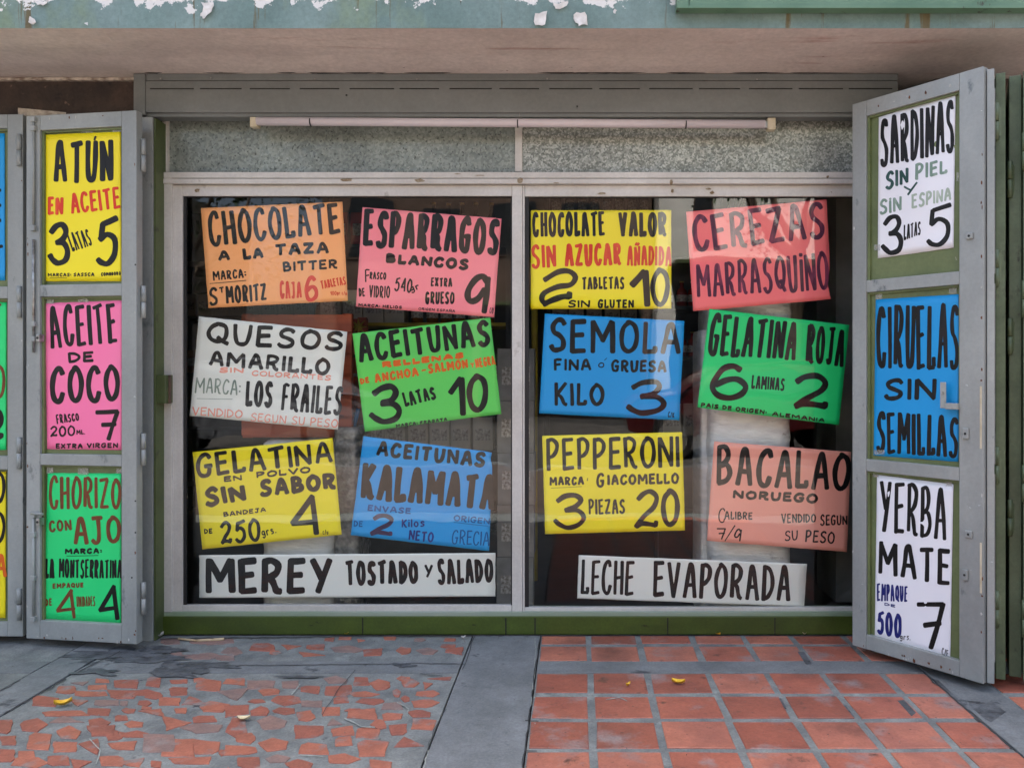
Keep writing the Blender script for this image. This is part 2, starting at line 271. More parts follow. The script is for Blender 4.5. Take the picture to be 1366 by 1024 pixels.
def groove_patch(pts):
    g = [G(x, y) for x, y in pts]; n = len(g)
    vs = [(p.x, p.y, .0035) for p in g] + [(p.x, p.y, .001) for p in g]
    o = obj('stain', vs, [tuple(range(n))[::-1]] + [(i, (i + 1) % n, n + (i + 1) % n, n + i) for i in range(n)], M['tar'], pav)
for q in ([(1033, 932), (1042, 932), (1049, 945), (1039, 945)], [(1117, 939), (1128, 941), (1139, 956), (1130, 957)], [(1197, 935), (1206, 934), (1222, 951), (1216, 956)], [(1064, 870), (1073, 870), (1083, 886), (1075, 886)], [(1290, 935), (1325, 938), (1342, 950), (1322, 964), (1312, 958), (1303, 950), (1296, 945)], [(1243, 905), (1252, 908), (1340, 990), (1352, 1000), (1340, 995), (1300, 958)]): groove_patch(q)

# ------------------------------------------------------------------ shop building
bld = empty('shop_building', (0, 0, 0), 'old shop building with dark brown stone wall and peeling pinkish soffit over the window', 'building')
SOF = H + 392 * 3.93 / F     # underside of the canopy
FY = (SOF - H) * F / 459     # front face of the canopy
box('brown_wall', -24, -2.075, 3.93, 4.10, 0, SOF - .002, M['brown_wall'], bld, 0)
box('brown_wall', 1.78, 24, 3.93, 4.10, 0, SOF - .002, M['brown_wall'], bld, 0)
# canopy slab: soffit sheet with cracked, slightly uneven surface
vs, fs = [], []; nx, ny = 240, 14
for j in range(ny + 1):
    for i in range(nx + 1):
        x = -6 + 12 * i / nx; y = FY + (4.1 - FY) * j / ny
        z = SOF + .004 * mnoise.noise(Vector((x * 1.3, y * 5, 0))) + .0015 * mnoise.noise(Vector((x * 9, y * 14, 3)))
        if j == 0: z = SOF + .002 * mnoise.noise(Vector((x * 20, 0, 9)))
        if 5 <= j <= 6: z += .004
        vs.append((x, y, z))
for j in range(ny):
    for i in range(nx):
        a = j * (nx + 1) + i; fs.append((a, a + nx + 1, a + nx + 2, a + 1))
obj('soffit', vs, fs, M['soffit'], bld, True)
def fascia_mat():
    m = mat('teal_peeling_paint', lin(112, 134, 131), lin(94, 118, 114), 4, .7, 0, .25, 25, stretch=(1, 1, .3),
            spots=((lin(112, 130, 98), .55, .12, 1.3, (1, 1, .6)), (lin(92, 84, 58), .6, .06, 14, (1.6, 1, .1)), (lin(60, 50, 36), .68, .03, 26, (1.8, 1, .25))), grain=0.14, gscale=60)
    t = m.node_tree; N = t.nodes; L = t.links; b = N['Principled BSDF']
    old = b.inputs['Base Color'].links[0].from_socket
    tc = N.new('ShaderNodeTexCoord'); sx = N.new('ShaderNodeSeparateXYZ'); L.new(tc.outputs['Object'], sx.inputs[0])
    n = N.new('ShaderNodeTexNoise'); n.inputs['Scale'].default_value = 13; n.inputs['Detail'].default_value = 7; n.inputs['Roughness'].default_value = .65; L.new(tc.outputs['Object'], n.inputs[0])
    h = N.new('ShaderNodeMapRange'); h.inputs[1].default_value = SOF + .02; h.inputs[2].default_value = SOF + .145; h.inputs[3].default_value = -.22; h.inputs[4].default_value = .1; L.new(sx.outputs[2], h.inputs[0])
    a = N.new('ShaderNodeMath'); a.operation = 'ADD'; L.new(n.outputs[0], a.inputs[0]); L.new(h.outputs[0], a.inputs[1])
    r = N.new('ShaderNodeMapRange'); r.inputs[1].default_value = .565; r.inputs[2].default_value = .58; L.new(a.outputs[0], r.inputs[0])
    mx = N.new('ShaderNodeMix'); mx.data_type = 'RGBA'; L.new(old, mx.inputs[6]); mx.inputs[7].default_value = lin(206, 206, 202); L.new(r.outputs[0], mx.inputs[0]); L.new(mx.outputs[2], b.inputs['Base Color'])
    return m
M['fascia'] = fascia_mat()
def wallgrid(name, x0, x1, z0, z1, y, m, parent, n=120, k=4):
    vs, fs = [], []
    for j in range(k + 1):
        for i in range(n + 1):
            x = x0 + (x1 - x0) * i / n; z = z0 + (z1 - z0) * j / k
            if j == 0: z += .0025 * mnoise.noise(Vector((x * 14, 0, 2))) 
            vs.append((x, y + .002 * mnoise.noise(Vector((x * 3, z * 9, 1))), z))
    for j in range(k):
        for i in range(n): a = j * (n + 1) + i; fs.append((a, a + 1, a + n + 2, a + n + 1))
    return obj(name, vs, fs, m, parent, True)
wallgrid('fascia', -6, 6, SOF, 3.5, FY, M['fascia'], bld)
box('shading_upper_wall', -24, 24, FY + .01, 4.1, SOF + .02, 6.0, M['fascia'], bld, 0)  # unseen above the frame; sized to block the sun and shade the facade
box('plaster_edge', -6, -2.06, 3.905, 3.928, SOF - .016, SOF - .003, M['ledge_white'], bld, .002)
# paint flakes hanging off canopy
def flake(pts, m, parent, th=.0015):
    q = []; P_ = [Vector(p) for p in pts]
    if len(P_) > 3 and m is M.get('flake'):
        for a, b in zip(P_, P_[1:] + P_[:1]):
            e_ = b - a; q.append(a)
            for t_ in (.3, .62): q.append(a + e_ * t_ + Vector((e_.z, 0, -e_.x)) * rnd.uniform(-.16, .16))
        pts = q
    n = len(pts); vs = [Vector(p) for p in pts]; nn = (vs[1] - vs[0]).cross(vs[2] - vs[0]).normalized() * th
    return obj('paint_flake', vs + [v + nn for v in vs], [tuple(range(n)), tuple(range(n, 2 * n))[::-1]] + [(i, i + n, (i + 1) % n + n, (i + 1) % n) for i in range(n)], m, parent)
M['flake'] = mat('white_paint_flake', lin(214, 212, 208), lin(186, 184, 178), 30, .7)
def flk(pts, Y=FY - .006): flake([P(x, y, Y - rnd.uniform(0, .008)) for x, y in pts], M['flake'], bld)
flk([(268, 3), (285, 4), (282, 16), (273, 25), (267, 22), (271, 12)]); flk([(714, 18), (730, 15), (727, 33), (714, 34)])
flk([(765, 20), (780, 16), (784, 34), (772, 35), (766, 27)]); flk([(738, 4), (758, 2), (756, 8), (741, 12)]); flk([(40, 22), (48, 30), (45, 33), (38, 30)])
flk([(46, 0), (64, 0), (60, 6), (50, 7)]); flk([(820, 12), (823, 14), (821, 19), (818, 17)]); flk([(112, 31), (117, 30), (117, 34)])
flake([(P(139, 42, 3.42)), P(147, 43, 3.42) - Vector((0, 0, .03)), P(149, 51, 3.40) - Vector((0, 0, .012))], M['soffit'], bld)
# sign box on canopy, right
sb = empty('sign_box', (1.4, FY, 2.87), 'green sheet metal sign box fixed to the canopy edge at the upper right', 'sign')
M['sign_green'] = mat('sign_green_paint', lin(98, 130, 106), lin(78, 112, 88), 5, .5, 0, .1, 30, spots=((lin(52, 48, 34), .62, .05, 16, (1, 1, .4)),))
zb = H + (CY - 9) * 3.30 / F
box('frame', (903 - CX) * 3.3 / F, 3.2, 3.30, FY - .004, zb - .006, zb + .004, M['sign_green'], sb, .001)
box('frame', (903 - CX) * 3.3 / F, (919 - CX) * 3.3 / F, 3.304, FY - .004, zb + .005, 3.5, M['sign_green'], sb, .001)
box('face_panel', (920 - CX) * 3.3 / F, 3.2, 3.31, FY - .006, zb + .005, 3.5, M['sign_green'], sb, .001)

# roller shutter box
rb = empty('roller_shutter_box', (0, 3.85, 2.5), 'long grey steel roller shutter box under the soffit above the lamp tube', 'shutter box')
YB = 3.85
def bx(name, px0, px1, py0, py1, Y, dep, m, parent, bev=.002):
    a, b = P(px0, py1, Y), P(px1, py0, Y); return box(name, a.x, b.x, Y, Y + dep, a.z, b.z, m, parent, bev)
bx('cover', 194, 1198, 108, 150, YB + .004, .09, M['box_grey'], rb, .004)
bx('cover_top', 194, 1198, 98.5, 107.5, YB + .010, .085, M['box_grey'], rb, .002)
bx('end_cap', 178, 193.5, 98.5, 153, YB, .10, M['box_grey'], rb, .003)
bx('lip', 194, 1198, 151, 156, YB + .02, .07, M['box_grey'], rb, .002)
for k in range(15):
    x0 = 200 + k * 66.6; bx('slot', x0, x0 + rnd.uniform(52, 60), 117.8, 119.2, YB + .0025, .003, M['dark'], rb, 0)
for x, y in ((462, 127), (420, 106), (556, 106), (730, 105), (281, 104), (214, 105), (770, 142), (1010, 106)): bx('rivet', x - 1, x + 1, y - 1, y + 1, YB - .001, .004, M['dark'] if x in (462, 770) else M['steel'], rb, 0)

# ------------------------------------------------------------------ shop window
win = empty('shop_window', (-.1, 3.94, 0), 'wide aluminium shop window with two glass panes above a dark green base', 'shop window')
YF = 3.935
jx0, jx1 = -2.12, -2.052
box('jamb', jx0, jx1 + .001, 3.852, 3.925, .0, P(0, 156, YB).z, M['door_grey'], win, .002)
box('jamb_reveal', jx1 + .003, jx1 + .012, 3.860, 3.98, .0, P(0, 157, YB).z, M['olive'], win, .001)
box('jamb', 1.70, 1.775, 3.86, 3.98, 0, P(0, 156, YB).z, M['olive'], win, .002)
bx('lock_box', 204, 221, 500, 538, 3.87, .07, M['olive'], win, .004)
bx('lock_tongue', 221.5, 226, 500, 538, 3.895, .02, mat('rusty_brown_steel', lin(92, 66, 50), lin(66, 50, 40), 30, .6), win, .001)
bx('base_beam', 209, 1228, 822, 846, 3.928, .09, M['base_green'], win, .004)
for x in (483, 674, 713, 890, 1033): bx('base_joint', x, x + 1.5, 823.5, 845.5, 3.9268, .002, M['dark'], win, 0)
bx('sill', 210, 1228, 816.5, 821.6, 3.936, .12, M['alu_sill'], win, .002)
YT = P(0, 0, 3.99)
bx('frame_head', 216, 1228, 229.5, 237.5, YF, .06, M['alu'], win, .002)
bx('frame_head', 216, 1228, 238.3, 245, YF - .004, .06, M['alu'], win, .002)
bx('frame_jamb', 216, 229, 237.5, 816, YF + .003, .06, M['alu'], win, .002)
bx('frame_jamb', 216, 222, 158, 229, YF + .02, .04, M['alu'], win, .002)
bx('transom_mullion', 687, 696.5, 158, 229, YF + .025, .03, M['alu'], win, .002)
a, b = P(222, 229.6, 3.985), P(687, 150, 3.985); box('transom_panel', a.x, b.x, 3.985, 3.99, a.z, b.z, M['galv'], win, 0)
a, b = P(696.5, 229.6, 3.985), P(1228, 150, 3.985); box('transom_panel', a.x, b.x, 3.985, 3.99, a.z, b.z, M['galv2'], win, 0)
# sashes
def sash(x0, x1, yt, yb, st, sb_, tr, br, Y):
    r = bx('sash', x0, x0 + st, yt, yb, Y, .03, M['alu'], win, .003)
    for nm, q in (('sash_stile', (x1 - sb_, x1, yt, yb, Y)), ('sash_rail', (x0 + st + .3, x1 - sb_ - .3, yt, yt + tr, Y + .002)), ('sash_rail', (x0 + st + .3, x1 - sb_ - .3, yb - br, yb, Y + .002))):
        bx(nm, *q, .028, M['alu'], r, .003)
    a, b = x0 + st, x1 - sb_; t, c = yt + tr, yb - br
    for nm, q in (('gasket', (a, a + 5.5, t, c)), ('gasket', (a + 5.6, b, t, t + 1.8)), ('gasket', (b - 1.5, b, t + 1.9, c))): bx(nm, *q, Y + .012, .012, M['gasket'], r, .001)
    p, q = P(a + 1, c + 1, Y + .02), P(b - 1, t - 1, Y + .02); y0, y1 = Y + .02, Y + .025
    vs = [(p.x, y0, p.z), (q.x, y0, p.z), (q.x, y0, q.z), (p.x, y0, q.z), (p.x, y1, p.z), (q.x, y1, p.z), (q.x, y1, q.z), (p.x, y1, q.z)]
    obj('glass_pane', vs, [(0, 1, 2, 3), (7, 6, 5, 4), (0, 4, 5, 1), (1, 5, 6, 2), (2, 6, 7, 3), (3, 7, 4, 0)], None, r, mats=[M['glass'], M['glass_back']], fm=[0, 1, 1, 1, 1, 1])
YS = 3.955
sash(229.5, 697, 247, 816, 13.5, 14, 14.5, 9, YS)
sash(697.4, 1226, 247, 816, 2.5, 16, 15, 6, YS + .002)
YG = YS + .02      # glass front
YP = YG + .0085    # paper plane
# stuck-on marks and paint chips of the frame
M['chip'] = mat('chipped_brown_spot', lin(104, 84, 54), lin(150, 140, 120), 60, .8)
for x, y, w, h in ((694, 241, 8, 9), (803, 258, 13, 3), (897, 255, 5, 6), (895, 243, 5, 10), (945, 252, 9, 3), (950, 257, 7, 5), (263, 254, 9, 6), (462, 240, 20, 5), (560, 241, 16, 6), (742, 244, 10, 2), (1104, 236, 4, 5), (640, 234, 16, 1.6), (610, 232, 10, 1.5)):
    n = 9; Yc = (YF - .0052) if y < 246 else (YS - .001)
    if y < 237: Yc = YF - .0014
    pts = [P(x + math.cos(i * 6.283 / n) * w / 2 * rnd.uniform(.6, 1.1), y - math.sin(-i * 6.283 / n) * h / 2 * rnd.uniform(.6, 1.1), Yc) for i in range(n)]
    flake(pts, M['chip'], win, .0006).name = 'paint_chip'
# fluorescent tube
ft = empty('fluorescent_lamp', P(684, 164, 3.89), 'long unlit fluorescent tube mounted over the shop window', 'lamp')
cyl('tube', P(343, 162, 3.87), P(1020, 166, 3.87), .0205, M['tube'], ft, 20)
for x in (414, 690, 914): cyl('ring', P(x, 162.5 + (x - 343) * .006, 3.87), P(x + 1.5, 162.5 + (x - 343) * .006, 3.87), .0215, M['dark'], ft, 20)
bx('holder', 333, 343.5, 156, 169, 3.862, .04, M['plastic'], ft, .004); bx('holder', 1024, 1035, 157, 173, 3.862, .04, M['plastic'], ft, .004)
bx('tube_cap', 1019, 1024, 161.5, 170.5, 3.864, .03, M['steel'], ft, .002)
cyl('wire', P(693, 150, 3.87), P(693, 160, 3.87), .002, M['steel'], ft, 6)

# ------------------------------------------------------------------ folding door leaves
class Leaf:
    def __init__(s, a, b, z0, z1, flip=False):
        s.a = Vector((a[0], a[1], 0)); s.b = Vector((b[0], b[1], 0)); s.W = (s.b - s.a).length
        s.u = (s.b - s.a).normalized(); s.n = Vector((s.u.y, -s.u.x, 0)); s.z0, s.z1 = z0, z1      # n faces the viewer side
    def pt(s, u, z, d): return s.a + s.u * u - s.n * d + Vector((0, 0, z))                              # d: depth behind front face
    def uz(s, px, py, d=0):
        r = Vector(((px - CX) / F, 1, -(py - CY) / F)); o = Vector((0, 0, H)); p0 = s.a - s.n * d
        t = (p0 - o).dot(s.n) / r.dot(s.n); q = o + r * t; return (q - p0).dot(s.u), q.z
    def proj(s, px, py, d):
        r = Vector(((px - CX) / F, 1, -(py - CY) / F)); o = Vector((0, 0, H)); p0 = s.a - s.n * d
        return o + r * ((p0 - o).dot(s.n) / r.dot(s.n))
    def box(s, name, u0, u1, z0, z1, d0, d1, m, parent, bev=.003):
        bm = bmesh.new(); add_box(bm, s.pt(u0, z0, d0), s.u * (u1 - u0), -s.n * (d1 - d0), Vector((0, 0, z1 - z0)), bev); return bmobj(name, bm, m, parent)
def make_leaf(L, root, us, rails, frame_m, back_m, th=.042, back_d=.026):
    """us: inner edges of stiles; rails: list of (z0,z1) bottom to top"""
    L.box('stile', 0, us[0], L.z0, L.z1, 0, th, frame_m, root); L.box('stile', us[1], L.W, L.z0, L.z1, 0, th, frame_m, root)
    for z0, z1 in rails: L.box('rail', us[0] + .0005, us[1] - .0005, z0, z1, .001, th - .001, frame_m, root)
    for (a, b), (c, d) in zip(rails, rails[1:]):
        L.box('back_sheet', us[0] - .004, us[1] + .004, b - .004, c + .004, back_d, back_d + .004, back_m, root, 0)
        # glazing bead around the opening
        L.box('bead', us[0] + .0006, us[0] + .012, b + .0005, c - .0005, back_d - .014, back_d - .0005, back_m, root, .001)
        L.box('bead', us[1] - .008, us[1] - .0006, b + .0005, c - .0005, back_d - .014, back_d - .0005, back_m, root, .001)
        L.box('bead', us[0] + .0125, us[1] - .0085, c - .010, c - .0005, back_d - .013, back_d - .0005, back_m, root, .001)
def hinge(L, root, u, zc, m, hl=.15, d=-.006):
    a = L.pt(u, zc - hl / 2, d); cyl('hinge', a, a + Vector((0, 0, hl * .49)), .0105, m, root, 10); b = a + Vector((0, 0, hl * .51)); cyl('hinge', b, b + Vector((0, 0, hl * .49)), .0105, m, root, 10)
# second leaf from the left edge, beside the window
L2 = Leaf((-2.609, 3.773), (-2.040, 3.690), .04, 2.518)
l2 = empty('folding_door_leaf', (-2.32, 3.73, .04), 'grey steel folding door leaf with three poster panels beside the left of the window', 'door', 'folding door leaves')
u0, u1 = L2.uz(53, 400)[0], L2.uz(162, 400)[0]
zz = lambda L, px, py: L.uz(px, py)[1]
rl2 = [(.04, zz(L2, 110, 830)), (zz(L2, 110, 621), zz(L2, 110, 606)), (zz(L2, 110, 395), zz(L2, 110, 379)), (zz(L2, 110, 171), 2.518)]
make_leaf(L2, l2, (u0, u1), rl2, M['door_grey'], M['olive_sheet'])
for y in (205, 402, 600, 800):
    z_ = L2.uz(184, y)[1]; hinge(L2, l2, L2.W + .014, z_, M['door_grey'], .15, .03)
    L2.box('hinge_plate', L2.W + .0005, L2.W + .018, z_ - .05, z_ + .06, .030, .034, M['door_grey'], l2, .001)
# sliding bolt bars on left stile
ub = L2.uz(45, 300)[0]
for (y0, y1) in ((158, 300), (320, 470), (690, 820)):
    za, zb_ = L2.uz(45, y1)[1], L2.uz(45, y0)[1]; cyl('bolt_rod', L2.pt(ub + .006, za, -.008), L2.pt(ub + .006, zb_, -.008), .006, M['steel'] if y0 == 320 else M['door_grey'], l2, 8)
for y in (160, 172, 305, 432, 452, 686, 712, 770, 824):
    z_ = L2.uz(45, y)[1]; L2.box('bolt_guide', ub - .006, ub + .018, z_ - .012, z_ + .012, -.016, -.0005, M['door_grey'], l2, .002)
bh = L2.uz(50, 684); cyl('bolt_handle', L2.pt(bh[0] - .02, bh[1], -.014), L2.pt(bh[0] + .045, bh[1], -.02), .006, M['door_grey'], l2, 8)
for y in (451, 695):
    e = L2.uz(54, y); L2.box('padlock_eye', e[0] - .008, e[0] + .012, e[1] - .018, e[1] + .018, -.02, .01, M['steel'], l2, .004); cyl('eye_hole', L2.pt(e[0] + .002, e[1], -.0215), L2.pt(e[0] + .002, e[1], -.0205), .006, M['dark'], l2, 10)
for x, y in ((183, 353), (176, 770), (182, 710), (184, 668)):
    e = L2.uz(x, y); cyl('screw_hole', L2.pt(min(e[0], L2.W - .005), e[1], -.0012), L2.pt(min(e[0], L2.W - .005), e[1], .002), .004, M['dark'], l2, 8)
# first leaf, cut by the left edge of the picture
x31 = (30.5 - CX) * 3.80 / F
L1 = Leaf((x31 - .575, 3.80), (x31, 3.80), .04, 2.535)
l1 = empty('folding_door_leaf', (x31 - .29, 3.8, .04), 'grey steel folding door leaf at the far left edge of the photo', 'door', 'folding door leaves')
z_ = lambda y: H - (y - CY) * 3.8 / F
make_leaf(L1, l1, (.06, L1.W - (30.5 - 10) * 3.8 / F), [(.04, z_(830)), (z_(626), z_(608)), (z_(398), z_(382)), (z_(171), 2.535)], M['door_grey'], M['olive_sheet'])
for y in (201, 403, 604, 805): hinge(L1, l1, L1.W - .012, z_(y), M['door_grey'], .15, -.008)
# right leaf, opened towards the street
L3 = Leaf((1.281, 3.68), (1.651, 3.218), .04, 2.541)
l3 = empty('folding_door_leaf', (1.47, 3.45, .04), 'grey steel folding door leaf swung out at the right of the window', 'door', 'folding door leaves')
u0, u1 = L3.uz(1155, 400)[0], L3.uz(1279.5, 400)[0]
make_leaf(L3, l3, (u0, u1), [(.04, zz(L3, 1155, 846)), (zz(L3, 1155, 628), zz(L3, 1155, 612)), (zz(L3, 1155, 390), zz(L3, 1155, 374)), (zz(L3, 1155, 155), 2.541)], M['door_grey'], M['olive_sheet'])
def knob(x, y, w=.022, h=.026, hole=True):
    e = L3.uz(x, y); L3.box('lock_plate', e[0] - w / 2, e[0] + w / 2, e[1] - h / 2, e[1] + h / 2, -.010, -.0005, M['door_grey'], l3, .004)
    if hole: cyl('keyhole', L3.pt(e[0], e[1], -.0115), L3.pt(e[0], e[1], -.0104), .005, M['dark'], l3, 10)
knob(1294, 315, .03, .026); knob(1289, 578, .026, .045); knob(1293, 712, .03, .03); knob(1288, 766, .026, .045)
e = L3.uz(1261, 527); L3.box('latch', e[0] - .017, e[0] + .008, e[1] - .055, e[1] + .055, -.012, -.006, M['door_grey'], l3, .003)
L3.box('latch_arm', e[0] + .0085, u1 + .002, e[1] - .058, e[1] - .032, -.02, .006, M['door_grey'], l3, .003); cyl('bolt_head', L3.pt(e[0] - .004, e[1] + .008, -.014), L3.pt(e[0] - .004, e[1] + .008, -.0125), .008, M['steel'], l3, 10)
for y0, y1 in ((515, 598), (723, 790)):
    za, zb_ = L3.uz(1305, y1)[1], L3.uz(1305, y0)[1]; L3.box('lock_slot', L3.W - .014, L3.W - .006, za, zb_, -.0015, .001, M['plastic'], l3, .001)
# folded leaf behind, seen on edge, and green leaves stacked by it
def edge_leaf(px0, px1, Y, dirx, m, label, group, hin):
    x0, x1 = (px0 - CX) * Y / F, (px1 - CX) * Y / F; th = (x1 - x0) * .98
    a = Vector((x0, Y, 0)); u = Vector((dirx, 1, 0)).normalized()
    L = Leaf((a.x + u.x * .56, a.y + u.y * .56), (a.x, a.y), .042, 2.53); L.a = Vector((a.x + u.x * .56, a.y + u.y * .56, 0)); L.n = Vector((-u.y, u.x, 0)); L.u = -u
    root = empty('folding_door_leaf', (a.x, a.y, .04), label, 'door', group)
    make_leaf(L, root, (.055, L.W - .05), [(.042, .12), (.88, .93), (1.66, 1.71), (2.46, 2.53)], m, m, th)
    for z in hin:
        c = Vector((x0 + (x1 - x0) * .0, Y - .008, z)); cyl('hinge', c - Vector((0, 0, .075)), c + Vector((0, 0, -.002)), .0095, m, root, 10); cyl('hinge', c + Vector((0, 0, .002)), c + Vector((0, 0, .075)), .0095, m, root, 10)
        box('hinge_plate', c.x + .004, c.x + th * .7, Y - .009, Y - .001, z - .06, z + .06, m, root, .001)
    for z in (.95, 1.5, 1.87, .5): cyl('screw_hole', Vector((x0 + th * .5, Y - .001, z)), Vector((x0 + th * .5, Y + .003, z)), .0045, M['dark'], root, 8)
edge_leaf(1316.5, 1325.5, 3.225, .53, M['door_grey'], 'grey folding door leaf seen on edge directly behind the swung out leaf', 'folding door leaves', ())
edge_leaf(1328, 1340, 3.27, .49, M['leaf_green'], 'green folded door leaf, first of the green ones stacked at the right edge', 'green folded leaves', (2.33, 1.73, .92, .33))
edge_leaf(1346, 1361, 3.30, .49, M['leaf_green'], 'green folded door leaf, the middle of the green ones stacked at the right edge', 'green folded leaves', (2.1, 1.45, .7))
edge_leaf(1365, 1380, 3.24, .50, M['leaf_green'], 'green folded door leaf cut off by the right edge of the photo', 'green folded leaves', (2.2, 1.6, .85, .3))
# small cardboard strip on top of left leaf
cs = obj('paper_strip', [P(24, 144, 3.86), P(88, 150, 3.86), P(88, 158, 3.86), P(24, 160, 3.86)] + [P(24, 144, 3.862), P(88, 150, 3.862), P(88, 158, 3.862), P(24, 160, 3.862)], [(0, 3, 2, 1), (4, 5, 6, 7), (0, 1, 5, 4), (1, 2, 6, 5), (2, 3, 7, 6), (3, 0, 4, 7)], mat('dirty_newsprint', lin(190, 182, 168), lin(150, 140, 128), 40, .8))
tag(cs, 'small dirty white paper strip sticking up behind the left door leaf', 'paper strip')

